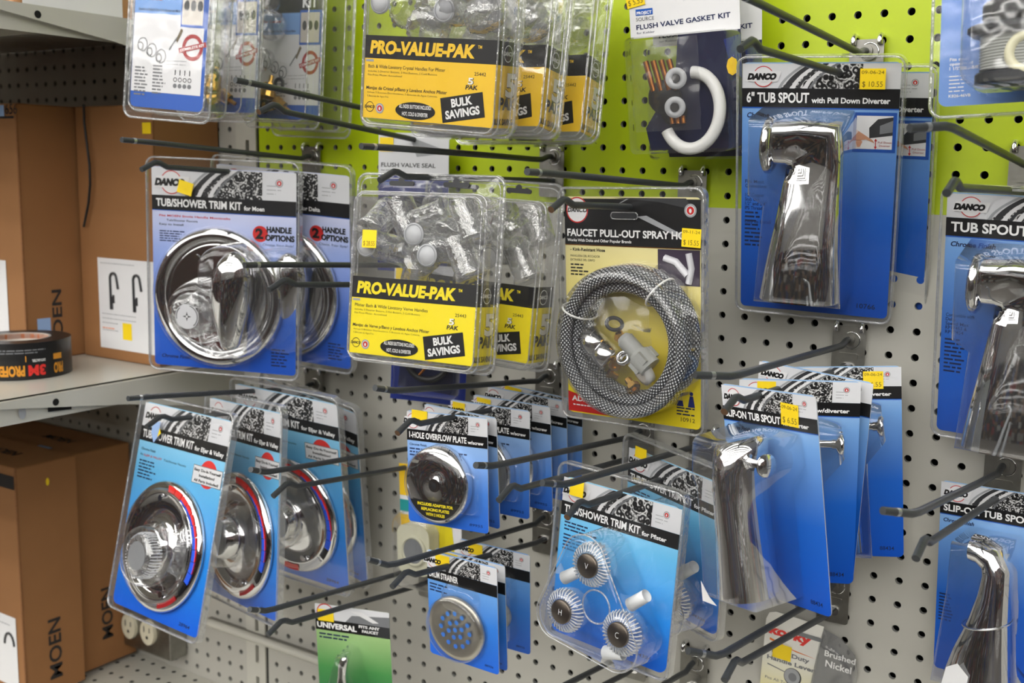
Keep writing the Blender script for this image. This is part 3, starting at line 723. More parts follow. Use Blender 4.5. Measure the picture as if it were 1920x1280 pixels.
# ---------------------------------------------------------------- chrome lever tub/shower trim kits
def lever_kit(loc, r, label, title='TUB/SHOWER TRIM KIT', small='for Moen', W=.194, H=.252):
    T0 = empty('trim_kit_pack', loc, r, label, 'faucet trim kit', 'tub and shower trim kits')
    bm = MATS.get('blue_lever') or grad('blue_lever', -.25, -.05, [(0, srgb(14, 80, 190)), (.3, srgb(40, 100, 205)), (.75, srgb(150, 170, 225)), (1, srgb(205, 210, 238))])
    b = card_base(W, H, .005); y = -.0002
    b.poly(rr(W, H, .005), y, bm)
    header(b, W, -.001, -.140 * H, -.212 * H, y - E1, title, small, .60, .14)
    b.rect(-W / 2, W / 2, -.216 * H, -.212 * H, y - 2 * E1, pblue)
    x0 = -.45 * W
    b.text('Fits MOEN Single Handle Monticello', x0, -.245 * H, .50 * W, .010 * H, y - E1, red, .02)
    b.text('Tub/Shower Faucets', x0 + .01, -.267 * H, .22 * W, .010 * H, y - E1, inkb, .01)
    b.text('Easy to Install', x0, -.288 * H, .17 * W, .010 * H, y - E1, inkb, .01)
    b.words(x0, -.32 * H, .18 * W, 5, .012 * H, y - E1, ink, 2)
    b.disc(.255 * W, -.305 * H, .052 * W, y - E1, red); b.text('2', .222 * W, -.33 * H, .055 * W, .052 * H, y - 3 * E1, black, .05)
    b.text('HANDLE', .30 * W, -.296 * H, .17 * W, .030 * H, y - 3 * E1, black, .05); b.text('OPTIONS', .29 * W, -.336 * H, .20 * W, .030 * H, y - 3 * E1, black, .05)
    b.text('Choose Your Style!', .27 * W, -.362 * H, .21 * W, .012 * H, y - E1, ink, 0, .3)
    b.text('Chrome Finish', -.45 * W, -.96 * H, .21 * W, .018 * H, y - E1, ink, .03, .2)
    b.words(.33 * W, -.88 * H, .14 * W, 6, .016 * H, y - E1, ink, 8)
    b.build('card', T0)
    clamshell(T0, W, H, .0065, .013).build('clear_shell', T0)
    # round escutcheon with rolled rim
    cx, cz, R0 = -.025 * W, -.630 * H, .0860
    b = MB(); b.lathe([(R0, -.001), (R0 + .001, -.004), (R0 - .001, -.0085), (R0 - .006, -.011), (R0 - .011, -.0105), (R0 - .015, -.0075), (R0 - .0175, -.0055), (R0 - .0195, -.0065), (R0 - .0215, -.0065), (.045, -.0055), (.02, -.006), (.0, -.006)], chromes, (cx, -.001, cz), 72, close=False)
    es = b.build('escutcheon', T0)
    b = MB(); b.lathe([(.0045, -.003), (.003, 0)], chromes, (cx - .028, -.0065, cz + .048), 14); b.build('screw', es)
    # teardrop lever
    zt, zb = -.385 * H, -.87 * H; xc = .155 * W; rings = []
    L = zt - zb
    for f, a, d in ((0, .002, .003), (.02, .010, .007), (.08, .018, .012), (.18, .0245, .016), (.32, .0275, .018), (.5, .0265, .018), (.68, .0215, .016), (.84, .0165, .013), (.95, .0125, .010), (.99, .009, .007), (1, .002, .002)):
        z = zt - L * f; rings.append([(xc + a * cos(t) - .006 * f, -.036 + .006 * f + d * sin(t), z + .18 * a * cos(t)) for t in [2 * pi * i / 28 for i in range(28)]])
    b = MB(); b.loft(rings, chromes); b.build('lever_handle', T0)
    # clear acrylic knob with a star button
    kx, kz = -.155 * W, -.715 * H
    b = MB(); b.lathe([(.016, -.010), (.027, -.018), (.029, -.026), (.027, -.034), (.019, -.038), (.0, -.038)], acrylic, (kx, 0, kz), 36, close=False, star=-.04)
    ck = b.build('clear_knob', T0)
    b = MB(); b.disc(kx, kz, .0155, -.0385, offwhite, 28); st = []
    for i in range(8):
        rr_ = .006 if i % 2 == 0 else .0018; st.append((kx + rr_ * sin(pi * i / 4), kz + rr_ * cos(pi * i / 4)))
    b.poly(st, -.0387, dgrey); b.disc(kx, kz, .0016, -.0389, white, 12); b.ann(kx, kz, .0135, .0145, -.0387, black, -.9, 1.3, 16); b.ann(kx, kz, .0135, .0145, -.0387, black, 2.3, 3.4, 16)
    b.build('knob_button', ck)
    # blister over all of it
    b = MB(); dome(b, ell(cx, cz, .089, .090, 48), -.004, .012, shell, .004)
    dome(b, ell(kx + .012, kz + .005, .044, .042, 28), -.014, .030, shellb, .006)
    dome(b, [(xc + a, z) for a, z in rr(.066, L + .02, .025, -.004, zt + .01)], -.014, .048, shellb, .006)
    b.build('clear_blister', T0)
    return T0
t_m = lever_kit((-.5948, -.1631, .1467), (21.2, 1.2, 1.6), 'tub and shower trim kit pack with chrome lever, in front of its look-alike')
sticker(t_m, -.060, -.030, .020, .016, -.0055, txt=False, rot=-.25)
lever_kit((-.5480, -.1104, .1474), (11.9, 6.7, 3.8), 'chrome lever trim kit pack hanging behind its look-alike, mostly hidden', small='for Delta', H=.247)
# ---------------------------------------------------------------- round dial trim kits
ribm = mat('rib_glint', srgb(225, 228, 232), .15, .4)
def dial_kit(loc, r, label, knob=True, patch=False, W=.178, H=.257):
    T0 = empty('trim_kit_pack', loc, r, label, 'faucet trim kit', 'round-dial trim kits')
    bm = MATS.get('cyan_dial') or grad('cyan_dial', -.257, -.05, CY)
    b = card_base(W, H, .008); y = -.0002; b.poly(rr(W, H, .008), y, bm)
    header(b, W, -.001, -.118 * H, -.190 * H, y - E1, 'TUB/SHOWER TRIM KIT', 'for Eljer & Valley', .60, .32)
    b.text('Chrome Finish', -.46 * W, -.235 * H, .17 * W, .012 * H, y - E1, ink, .02)
    b.text('Fits', -.46 * W, -.262 * H, .03 * W, .010 * H, y - E1, ink, .01); b.text('ELJER & VALLEY', -.42 * W, -.262 * H, .22 * W, .010 * H, y - E1, red, .02); b.text('Tub/Shower Faucets', -.18 * W, -.262 * H, .26 * W, .010 * H, y - E1, ink, .01)
    b.words(-.46 * W, -.29 * H, .25 * W, 6, .016 * H, y - E1, ink, 7)
    b.disc(.33 * W, -.268 * H, .095 * W, y - E1, mat('print_bright_red', srgb(226, 50, 44), .4))
    b.rect(.165 * W, .485 * W, -.320 * H, -.235 * H, y - 2 * E1, inkg); b.rect(.17 * W, .48 * W, -.317 * H, -.238 * H, y - 3 * E1, white)
    for k, t in enumerate(('Easy Do-It-Yourself', 'Installation!', 'All Parts Included!')):
        ww = (.29, .17, .27)[k] * W; b.text(t, .325 * W - ww / 2, (-.262 - k * .0245) * H, ww, .013 * H, y - 4 * E1, inkb, .03)
    b.text('28964', .28 * W, -.975 * H, .12 * W, .016 * H, y - E1, ink, .02, .2)
    b.build('card', T0)
    clamshell(T0, W, H, .0065, .010).build('clear_shell', T0)
    cx, cz, R0 = -.002 * W, -.648 * H, .0785; ko = (.004, .006, -.010)
    b = MB(); b.lathe([(R0, -.001), (R0 + .001, -.004), (R0 - .002, -.008), (R0 - .008, -.0095), (R0 - .0125, -.0095), (R0 - .0135, -.0105), (R0 - .0155, -.0100), (R0 - .018, -.0075), (.050, -.006), (.034, -.008), (.028, -.011), (.026, -.016)], chromes, (cx, -.001, cz), 72, close=False)
    es = b.build('escutcheon', T0)
    b = MB(); ny = -.0110; r0, r1 = R0 - .0115, R0 - .0035
    bred, bblu = mat('print_bright_red'), mat('dial_blue', srgb(36, 90, 230), .35)
    def seg(a0, a1, m, ra=r0, rb=r1): b.ann(cx, cz, ra, rb, ny, m, a0, a1, 10)
    nS = 12
    for i in range(10):                                   # from the top, going down the right side
        a1 = radians(88 - i * 11.4); a0 = a1 - radians(10.8)
        fr_ = max(0, 1 - i / 9.0)
        rm = r0 + (r1 - r0) * (1 - fr_) if i > 1 else r0
        if i < 9: b.ann(cx, cz, rm, r1, ny, bred, a0, a1, 6)
        if rm > r0: b.ann(cx, cz, r0, rm, ny, bblu, a0, a1, 6)
    b.ann(cx, cz, r0, r1, ny, black, radians(-40), radians(-26.5), 6); b.ann(cx, cz, r0 + .001, r1 - .001, ny, dred, radians(-76), radians(-46), 8)
    b.ann(cx, cz, r0 - .0008, r0, ny - .0001, black, radians(-40), radians(90), 30)
    if patch: b.ann(cx, cz, r0 - .002, r1, ny - .0003, white, radians(-78), radians(-44), 8); b.ann(cx, cz, r0, r1, ny - .0004, bred, radians(-100), radians(-80), 6)
    b.build('temperature_ring', es)
    b = MB(); b.lathe([(.027, 0), (.027, -.010), (.0235, -.012), (.0235, -.015), (.020, -.016), (.0, -.016)] if knob else [(.027, 0), (.027, -.020), (.0245, -.023), (.0245, -.026), (.021, -.028), (.0, -.028)], chromes, (cx, -.008, cz), 40, close=False); b.build('collar', T0)
    if knob:
        b = MB(); b.lathe([(.018, -.028), (.0245, -.030), (.0265, -.034), (.0265, -.042), (.024, -.046), (.0, -.047)], acrylic, (cx + ko[0], ko[1], cz + ko[2]), 56, close=False, star=-.07); ck = b.build('clear_knob', T0)
        b = MB()
        for q in range(44):
            a = 2 * pi * q / 44; b.tube([(cx + ko[0] + .0250 * cos(a), -.0455 + ko[1], cz + ko[2] + .0250 * sin(a)), (cx + ko[0] + .0272 * cos(a), -.041 + ko[1], cz + ko[2] + .0272 * sin(a)), (cx + ko[0] + .0272 * cos(a), -.031 + ko[1], cz + ko[2] + .0272 * sin(a))], .0007, ribm, 5)
        b.build('knob_ribs', ck)
        b = MB(); b.disc(cx + ko[0], cz + ko[2], .017, -.0475 + ko[1], mat('knob_cap_grey', srgb(150, 152, 155), .3)); b.build('knob_button', ck)
    for a in (1.75, -1.2): b = MB(); b.lathe([(.004, -.003), (.0025, 0)], chromes, (cx + .058 * cos(a), -.009, cz + .058 * sin(a)), 12); b.build('screw', es)
    b = MB(); dome(b, ell(cx, cz, .070, .071, 48), -.0115, .008, shell, .003); dome(b, ell(cx + (ko[0] if knob else 0), cz + (ko[2] if knob else 0), .038, .039, 36), -.016, .030, shellb, .006)
    b.build('clear_blister', T0)
    return T0
d1 = dial_kit((-.5980, -.2246, -.1470), (-5, -13.2, -.3), 'round-dial trim kit pack, frontmost of the row, tilted outward with a clear ribbed knob')
b = MB(); b.poly([(-.060, -.024), (-.045, -.020), (-.044, -.038), (-.052, -.048), (-.060, -.036)], -.0052, mat('sticker_pale_blue')); b.poly([(-.044, -.028), (-.040, -.034), (-.046, -.040)], -.0053, stick); b.build('torn_sticker', d1)
dial_kit((-.5535, -.1737, -.1421), (-13.2, -4.3, -2.7), 'round-dial trim kit pack, second in the row, behind the tilted one', knob=False, W=.176, H=.252)
dial_kit((-.5360, -.1228, -.1333), (.8, 6.9, 2.0), 'round-dial trim kit pack, third in the row, white patch low on its dial', knob=False, patch=True, W=.177, H=.255)
dial_kit((-.5357, -.0794, -.1426), (-5.5, 11.5, 7.5), 'round-dial trim kit pack at the back of the row, only its right edge showing', knob=False, W=.177, H=.255)
# ---------------------------------------------------------------- spouts
def ring2(cx, cz, yc, a, d, ang, n=28, e=2.8):
    # superellipse section: half width a across the path (in the XZ plane), half depth d in Y; ang = path direction
    out = []
    for i in range(n):
        t = 2 * pi * i / n; c, s_ = cos(t), sin(t)
        p = math.copysign(abs(c) ** (2 / e), c) * a; q = math.copysign(abs(s_) ** (2 / e), s_) * d
        out.append((cx - p * sin(ang), yc + q, cz + p * cos(ang)))
    return out
def spout_body(b, path, m=chrome, e=2.8):
    b.loft([ring2(x, z, yc, a, d, ang, e=e) for x, z, yc, a, d, ang in path], m); return b
def spout_card(T0, W, H, v1, v2, title, small, tf, sf, fine, grad_name, code, extra=None, sub='Chrome', g=None):
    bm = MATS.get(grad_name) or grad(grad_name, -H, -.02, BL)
    b = card_base(W, H, .005); y = -.0002; b.poly(rr(W, H, .005), y, bm)
    header(b, W, -.001, -v1 * H, -v2 * H, y - E1, title, small, tf, sf, g)
    b.rect(-W / 2, W / 2, -(v2 + .005) * H, -v2 * H, y - 2 * E1, pblue)
    b.text(sub, -.47 * W, -(v2 + .042) * H, .15 * W if sub == 'Chrome' else .26 * W, .020 * H, y - E1, ink, .03, .2)
    if code: b.text(code, .30 * W, -.965 * H, .12 * W, .020 * H, y - E1, ink, .01)
    for (z, t, ww) in fine: b.text(t, -.475 * W, -z * H, ww * W, .014 * H, y - E1, ink, .01)
    b.words(-.475 * W, -.60 * H, .13 * W, 9, .017 * H, y - E1, ink, 3)
    if extra: extra(b, y)
    b.build('card', T0)
def inset_picture(W, H):
    def f(b, y):
        x0, x1, z0, z1 = .225 * W, .49 * W, -.335 * H, -.185 * H
        b.rect(x0, x1, z0, z1, y - 2 * E1, pblue2); b.rect(x0 + .003, x1 - .003, z0 + .003, z1 - .003, y - 3 * E1, white)
        b.poly([(x0 + .015, z0 + .013), (x1 - .003, z0 + .016), (x1 - .003, z1 - .004), (x0 + .022, z1 - .006), (x0 + .0145, z1 - .014)], y - 4 * E1, dgrey)
        b.poly([(x0 + .024, z0 + .017), (x1 - .003, z0 + .019), (x1 - .003, z1 - .007), (x0 + .024, z1 - .012)], y - 5 * E1, pgrey)
        b.poly([(x0 + .003, z0 + .010), (x0 + .012, z0 + .012), (x0 + .020, z0 + .0085), (x0 + .018, z0 + .0115), (x0 + .003, z0 + .021)], y - 6 * E1, skin)
        b.poly([(x0 + .003, z0 + .004), (x0 + .007, z0 + .005), (x0 + .009, z0 + .010), (x0 + .003, z0 + .014)], y - 6 * E1, skin)
        b.text('Pull Down', x0 + .023, z0 + .0085, .012, .0018, y - 6 * E1, dred, 0); b.text('Diverter', x0 + .024, z0 + .0055, .010, .0018, y - 6 * E1, dred, 0)
        b.rect(x0 + .0205, x0 + .0212, z0 + .004, z0 + .012, y - 6 * E1, red)
        b.poly([(x0 + .0195, z0 + .0105), (x0 + .0222, z0 + .0105), (x0 + .0208, z0 + .013)], y - 6 * E1, red); b.poly([(x0 + .0195, z0 + .0055), (x0 + .0222, z0 + .0055), (x0 + .0208, z0 + .003)], y - 6 * E1, red)
    return f
def six_spout(loc, r, label, W=.145, H=.245, title='6" TUB SPOUT', small='with Pull Down Diverter', tf=.41, sf=.49, pic=True, body=True, sub='Chrome', fine=None, code='10766'):
    T0 = empty('tub_spout_pack', loc, r, label, 'tub spout', 'carded chrome tub spouts')
    fine = fine if fine is not None else [(.475, 'Fits Most', .13), (.493, 'Connections:', .15), (.53, '1/2" Copper', .13), (.548, 'Stub Out', .10), (.566, '1/2" and 3/4"', .15), (.584, 'IPS Thread', .12), (.64, 'Easy to Install', .18)]
    spout_card(T0, W, H, .098, .170, title, small, tf, sf, fine, 'blue_six', code, inset_picture(W, H) if pic else None, sub)
    clamshell(T0, W, H, .005, .007, .010).build('clear_shell', T0)
    if body:
        b = MB()
        R90 = -pi / 2
        path = [(-0.0400, -0.0700, -0.0220, 0.0195, 0.0180, 0.0000), (-0.0335, -0.0700, -0.0220, 0.0195, 0.0180, 0.0000), (-0.0210, -0.0700, -0.0215, 0.0200, 0.0175, -0.0500), (-0.0120, -0.0710, -0.0205, 0.0225, 0.0165, -0.2000), (0.0035, -0.0760, -0.0195, 0.0325, 0.0155, -0.7500), (0.0035, -0.0900, -0.0210, 0.0262, 0.0170, -1.4500), (0.0030, -0.1050, -0.0232, 0.0272, 0.0193, -1.5708), (0.0022, -0.1250, -0.0265, 0.0290, 0.0225, -1.5708), (0.0015, -0.1450, -0.0300, 0.0308, 0.0260, -1.5708), (0.0005, -0.1650, -0.0330, 0.0330, 0.0290, -1.5708), (-0.0003, -0.1900, -0.0355, 0.0360, 0.0315, -1.5708), (-0.0015, -0.2140, -0.0365, 0.0385, 0.0325, -1.5708)]
        spout_body(b, path, chrome, 3.8); b.build('spout', T0)
        b = MB(); rings = []
        for x, rr_ in ((-.0445, .008), (-.0450, .023), (-.0425, .0265), (-.0385, .0265), (-.036, .023), (-.034, .018)):
            rings.append([(x + .002, -.026 + rr_ * .92 * cos(t), -.073 + rr_ * sin(t)) for t in [2 * pi * i / 32 for i in range(32)]])
        b.loft(rings, chromes); b.build('wall_flange', T0)
        b = MB(); out = [(-.05, -.04), (.034, -.043), (.038, -.06), (.0405, -.219), (-.043, -.219), (-.035, -.12), (-.05, -.11)]
        dome(b, out, -.004, .067, shellb, .004, c=(0, -.12)); b.build('clear_blister', T0)
    return T0
s6 = six_spout((.1199, -.0828, .2529), (6.4, 13.4, 1.6), 'six inch tub spout pack with pull down diverter, price sticker 10.55, upper right')
sticker(s6, .0375, -.0235, .0225, .0185, -.0052)
six_spout((.1407, -.0412, .2469), (-2, 12.7, 2.3), 'six inch tub spout pack directly behind the one priced 10.55', H=.240, body=False)
six_spout((.3130, -.0820, .1347), (-1, 14.0, 1.9), 'tub spout pack cut by the right edge, below the drain pack', H=.232, title='TUB SPOUT', small='with diverter', tf=.44, sf=.30, pic=False, sub='Chrome Finish', fine=[(.50, 'Compatible with', .17), (.518, 'Delta', .06), (.536, 'Speed Max', .14), (.554, 'RP17453 &', .13), (.572, 'RP17454', .11)], code=None)
def slip_spout(loc, r, label, W=.110, H=.187, diverter=True, title='SLIP-ON TUB SPOUT', small='w/diverter', body=True, tf=.60, sf=.27, ds=1.0):
    T0 = empty('tub_spout_pack', loc, r, label, 'tub spout', 'carded slip-on tub spouts')
    spout_card(T0, W, H, .105, .170, title, small, tf, sf, [], 'blue_slip', '88434', None, 'Chrome Finish', gravels)
    if body:
        b = MB(); R90 = -pi / 2
        if diverter:
            # seen along its length: neck at the top, flaring to a wide mouth
            path = [(-.004, -.0385, -.026, .020, .020, R90 + .25), (-.002, -.042, -.028, .0225, .023, R90 + .2), (.0, -.050, -.031, .0205, .025, R90 + .1), (.0, -.062, -.033, .0185, .0265, R90 + .05), (.0, -.085, -.034, .0178, .027, R90), (-.001, -.120, -.033, .0195, .0275, R90), (-.0015, -.150, -.033, .0220, .028, R90), (-.002, -.171, -.033, .0240, .0285, R90)]
            spout_body(b, [(x - .004, z, yc * ds, a, d * ds, an) for x, z, yc, a, d, an in path], chrome, 2.05); b.build('spout', T0)
            b = MB(); TT = Matrix.Translation((.017, -.034, -.062)) @ Matrix.Rotation(radians(-80), 4, 'Z')
            b.lathe([(.0035, .004), (.0035, -.008), (.0045, -.009), (.0045, -.012), (.0095, -.014), (.0100, -.0165), (.009, -.018), (.0, -.018)], chromes, n=24, T=Matrix.Translation((.019, -.040 * ds, -.052)) @ Matrix.Rotation(radians(90), 4, 'Z'), close=False)
            b.build('diverter_knob', T0)
            b = MB(); out = [(-.030, -.030), (.036, -.034), (.040, -.060), (.024, -.080), (.026, -.176), (-.032, -.176), (-.028, -.070), (-.034, -.060)]
            dome(b, out, -.001, .063 * ds, shellb, .004, c=(0, -.11)); b.build('clear_blister', T0)
        else:
            path = [(-.014, -.052, -.024, .0125, .020, .0), (-.006, -.053, -.024, .0130, .0205, -.15), (.004, -.058, -.025, .0145, .021, -.6), (.0085, -.070, -.026, .0135, .0215, -1.3), (.008, -.090, -.028, .0145, .023, R90), (.005, -.115, -.030, .018, .025, R90), (.0, -.145, -.031, .0245, .027, R90), (-.004, -.175, -.031, .030, .028, R90)]
            spout_body(b, path, chrome, 2.1); b.build('spout', T0)
            b = MB(); b.tube([(.021 * cos(t) * 1.0 + .003, -.030 + .0265 * sin(t), -.118 + .004 * cos(t)) for t in [2 * pi * i / 32 for i in range(32)]], .0009, chromes, 6, True); b.build('joint_ring', T0)
            b = MB(); out = [(-.026, -.040), (.020, -.040), (.030, -.060), (.040, -.181), (-.040, -.181), (-.028, -.085)]
            dome(b, out, -.001, .060, shellb, .004, c=(0, -.11)); b.build('clear_blister', T0)
    return T0
SL = slip_spout((.1390, -.2286, -.0295), (-23.8, 5.6, -4.4), 'slip-on tub spout pack with diverter knob, frontmost and bowed, price sticker 6.55')
sticker(SL, .0155, -.0280, .0195, .0190, -.0012, t2='$ 6.55', rot=-.05)
b = MB(); b.poly([(-.030, -.158), (-.021, -.170), (-.012, -.176), (-.030, -.176)], -.0640, white); b.build('torn_label', SL)
s2_ = slip_spout((.1507, -.1802, -.0271), (22, 1.9, -1.5), 'slip-on tub spout pack second in the row, its knob past the front one', W=.103, H=.185, ds=.45)
sticker(s2_, -.036, -.012, .016, .010, -.0012, txt=False)
s3_ = slip_spout((.1540, -.1507, -.0232), (-4.2, 5.9, 4.2), 'slip-on tub spout pack third in the row, a strip of card showing', W=.107, H=.186, ds=.28)
sticker(s3_, .030, -.030, .012, .018, -.0012, t2='6', txt=False)
s4_ = slip_spout((.1473, -.0518, -.0330), (16.9, -2.5, -4.3), 'slip-on tub spout pack at the back of the row, close to the pegboard')
sticker(s4_, .020, -.0220, .0185, .0170, -.0012, t2='$ 6.55')
rs = slip_spout((.2960, -.0299, -.1353), (-7.2, -.4, -1.9), 'plain slip-on tub spout pack without knob, at the lower right edge', diverter=False, small=None, tf=.78)
sticker(rs, .042, -.026, .016, .015, -.0012, txt=False)
b = MB(); b.poly([(-.022, -.158), (-.012, -.152), (-.002, -.162), (-.004, -.176), (-.026, -.176)], -.0612, white); b.build('torn_label', rs)
# ---------------------------------------------------------------- spray hose
def hose_pack():
    W, H = .153, .223
    T0 = empty('spray_hose_pack', (-.0381, -.1485, .1264), (-2.9, 3.0, -1.0), 'faucet pull-out spray hose pack with coiled braided hose in the centre of the display', 'spray hose')
    bm = grad('yellow_hose', -H, -.04, [(0, srgb(240, 218, 20)), (.35, srgb(236, 214, 60)), (.7, srgb(228, 214, 130)), (1, srgb(226, 216, 160))])
    b = card_base(W, H, .005); y = -.0002; b.poly(rr(W, H, .005), y, bm)
    b.rect(-W / 2, W / 2, -.215 * H, -.002, y - E1, black)
    b.poly([(-.12 * W, -.001), (.40 * W, -.001), (.44 * W, -.05 * H), (.20 * W, -.02 * H)], y - 2 * E1, dgrey)
    b.poly([(.05 * W, -.085 * H), (.12 * W, -.08 * H), (.40 * W, -.165 * H), (.40 * W, -.185 * H)], y - 2 * E1, lgrey); b.poly([(-.02 * W, -.0015), (.0 * W, -.0015), (-.14 * W, -.05 * H)], y - 2 * E1, lgrey)
    b.disc(-.40 * W, -.060 * H, .085 * W, y - 2 * E1, white, 28); b.ann(-.40 * W, -.060 * H, .077 * W, .085 * W, y - 3 * E1, red, n=28)
    b.text('DANCO', -.475 * W, -.070 * H, .15 * W, .020 * H, y - 4 * E1, black, .03, .25)
    seal(b, .43 * W, -.055 * H, .042 * W, y - 3 * E1)
    b.text('FAUCET PULL-OUT SPRAY HOSE', -.48 * W, -.178 * H, .94 * W, .033 * H, y - 4 * E1, inkw, .03)
    b.text('Works With Delta and Other Popular Brands', -.48 * W, -.202 * H, .49 * W, .013 * H, y - 4 * E1, inkw, .02)
    b.rect(-W / 2, W / 2, -.219 * H, -.215 * H, y - 2 * E1, copper)
    b.text('- Kink-Resistant Hose', -.46 * W, -.245 * H, .27 * W, .015 * H, y - E1, inkb, .03)
    b.text('MANGUERA DEL ROCIADOR', -.46 * W, -.272 * H, .23 * W, .010 * H, y - E1, inkb, 0); b.text('EXTRAIBLE DEL GRIFO', -.46 * W, -.290 * H, .19 * W, .010 * H, y - E1, inkb, 0); b.words(-.46 * W, -.31 * H, .15 * W, 4, .015 * H, y - E1, inkb, 4)
    # small picture of a tap
    b.rect(.20 * W, .495 * W, -.375 * H, -.222 * H, y - 2 * E1, mat('print_plum', srgb(52, 40, 60), .4))
    b.tube([(.25 * W, y - .0006, -.26 * H), (.33 * W, y - .0006, -.275 * H), (.41 * W, y - .0006, -.33 * H)], .0038, mat('print_silver', srgb(205, 205, 210), .4), 6); b.tube([(.42 * W, y - .0006, -.235 * H), (.44 * W, y - .0006, -.30 * H), (.42 * W, y - .0006, -.365 * H)], .0035, mat('print_silver'), 6)
    b.poly([(-.5 * W, -.90 * H), (-.5 * W, -.995 * H), (-.1 * W, -.995 * H), (-.02 * W, -.975 * H)], y - E1, red)
    b.text('ADAPTERS', -.47 * W, -.945 * H, .30 * W, .025 * H, y - 2 * E1, inkw, .03); b.words(-.46 * W, -.965 * H, .2 * W, 1, .012 * H, y - 2 * E1, inkw, 4)
    for x in (.355, .435):
        b.disc(x * W, -.845 * H, .013 * W, y - E1, navy, 10); b.poly([((x - .025) * W, -.905 * H), ((x + .025) * W, -.905 * H), ((x + .012) * W, -.855 * H), ((x - .012) * W, -.855 * H)], y - E1, navy)
    b.words(.33 * W, -.915 * H, .14 * W, 3, .014 * H, y - E1, ink, 6); b.text('10912', .36 * W, -.972 * H, .10 * W, .018 * H, y - E1, inkb, 0)
    b.build('card', T0)
    clamshell(T0, W, H, .006, .010, .010).build('clear_shell', T0)
    # hang slot
    b = MB(); b.prism(rr(.028, .005, .0024, -.004, -.0155), -.0046, -.0042, dgrey); b.ann(-.004, -.018, .0, .0045, -.0048, dgrey, 0, pi, 12); b.tube([(x, -.0046, z) for x, z in rr(.030, .0065, .003, -.004, -.0148)], .0006, rimm, 6, True); b.build('hang_slot', T0)
    cx, cz = .010, -.137
    coils = [(.0655, .0680, -.011, 0, 0), (.0560, .0575, -.014, .0025, .001), (.0660, .0660, -.0245, -.0025, .002), (.0545, .0560, -.0275, -.001, -.002), (.0650, .0665, -.0375, .0015, -.0015)]
    b = MB()
    for a, bb, yy, ox, oz in coils:
        b.tube([(cx + ox + a * cos(t), yy + .0012 * sin(3 * t), cz + oz + bb * sin(t)) for t in [2 * pi * i / 96 for i in range(96)]], .0062, hosem, 14, True, uvl=22)
    b.build('braided_hose', T0)
    for ang in (2.72, .92):
        b = MB(); c0 = (cx + .060 * cos(ang), -.024, cz + .062 * sin(ang)); rd = Vector((cos(ang), 0, sin(ang)))
        b.tube([Vector(c0) + rd * (.0165 * cos(t)) + Vector((0, .0205 * sin(t), 0)) for t in [2 * pi * i / 24 for i in range(24)]], .0011, pwhite, 6, True)
        b.build('white_tie', T0)
    # fittings in the small bag
    b = MB(); TT = Matrix.Translation((-.024, -.022, -.148)) @ Matrix.Scale(1.25, 4) @ Matrix.Rotation(radians(38), 4, 'Y') @ Matrix.Rotation(radians(90), 4, 'Z')
    b.lathe([(.008, .016), (.0105, .0155), (.0108, .0), (.0100, -.0005), (.0100, -.0015), (.0108, -.002), (.0108, -.013), (.0095, -.0145), (.0, -.0145)], chromes, T=TT, n=28, close=False); b.build('chrome_sleeve', T0)
    b = MB(); TT = Matrix.Translation((.020, -.026, -.146)) @ Matrix.Scale(1.2, 4) @ Matrix.Rotation(radians(222), 4, 'Y') @ Matrix.Rotation(radians(90), 4, 'Z')
    pr_ = [(.0095, .018), (.0095, .004), (.0075, .003)]
    for k in range(9): pr_ += [(.0075, .002 - k * .0018), (.0066, .0011 - k * .0018)]
    b.lathe(pr_ + [(.005, -.016)], pgray, T=TT, n=24)
    for k in range(4):
        a = k * pi / 2 + .5; b.box(.0088 * cos(a) - .0025, .0088 * cos(a) + .0025, .005, .015, .0088 * sin(a) - .0025, .0088 * sin(a) + .0025, pgray, T=TT)
    b.build('threaded_adapter', T0)
    b = MB(); TT = Matrix.Translation((.026, -.020, -.168)) @ Matrix.Rotation(radians(-25), 4, 'Z') @ Matrix.Rotation(radians(25), 4, 'X')
    b.lathe([(.007, .004), (.0115, .004), (.0118, -.004), (.0075, -.005)], pwhite, T=TT, n=28); b.build('white_nut', T0)
    for (x, z, s_, rx) in ((-.004, -.161, 1.0, 10), (.012, -.180, 1.1, 50), (-.008, -.173, .8, -40), (.0, -.132, .9, 30), (.028, -.148, .8, 60)):
        TT = Matrix.Translation((x, -.022, z)) @ Matrix.Rotation(radians(rx), 4, 'X') @ Matrix.Rotation(radians(rx), 4, 'Z') @ Matrix.Scale(s_, 4)
        b = MB(); b.lathe([(.0035, .006), (.0035, -.002), (.0065, -.0025), (.0065, -.007), (.003, -.007), (.003, -.005), (.0, -.005)], brass, T=TT, n=6, smooth=False, close=False)
        b.build('brass_fitting', T0)
    b = MB()
    b.lathe([(.0045, .004), (.0075, .004), (.0078, -.004), (.0045, -.005), (.0045, .0)], chromes, T=Matrix.Translation((.006, -.024, -.155)) @ Matrix.Rotation(radians(-30), 4, 'X'), n=24, close=False); b.build('aerator', T0)
    b = MB(); b.tube([(-.006 + .009 * cos(t), -.022, -.122 + .006 * sin(t)) for t in [2 * pi * i / 24 for i in range(24)]], .002, rubber, 8, True); b.build('rubber_ring', T0)
    b = MB(); rd = random.Random(4); vs = []; n = 14; fs = []
    for i in range(n):
        for j in range(n):
            x = -.038 + .078 * i / (n - 1); z = -.185 + .095 * j / (n - 1); fx = (i / (n - 1) - .5) * 2; fz = (j / (n - 1) - .5) * 2
            vs.append((x * 1 + .003, -.037 - .007 * (1 - fx * fx) * (1 - fz * fz) + rd.uniform(-.003, .003), z + rd.uniform(-.002, .002) - (abs(fx) * .012 if fz > .5 else 0)))
    for i in range(n - 1):
        for j in range(n - 1): fs.append((i * n + j, (i + 1) * n + j, (i + 1) * n + j + 1, i * n + j + 1))
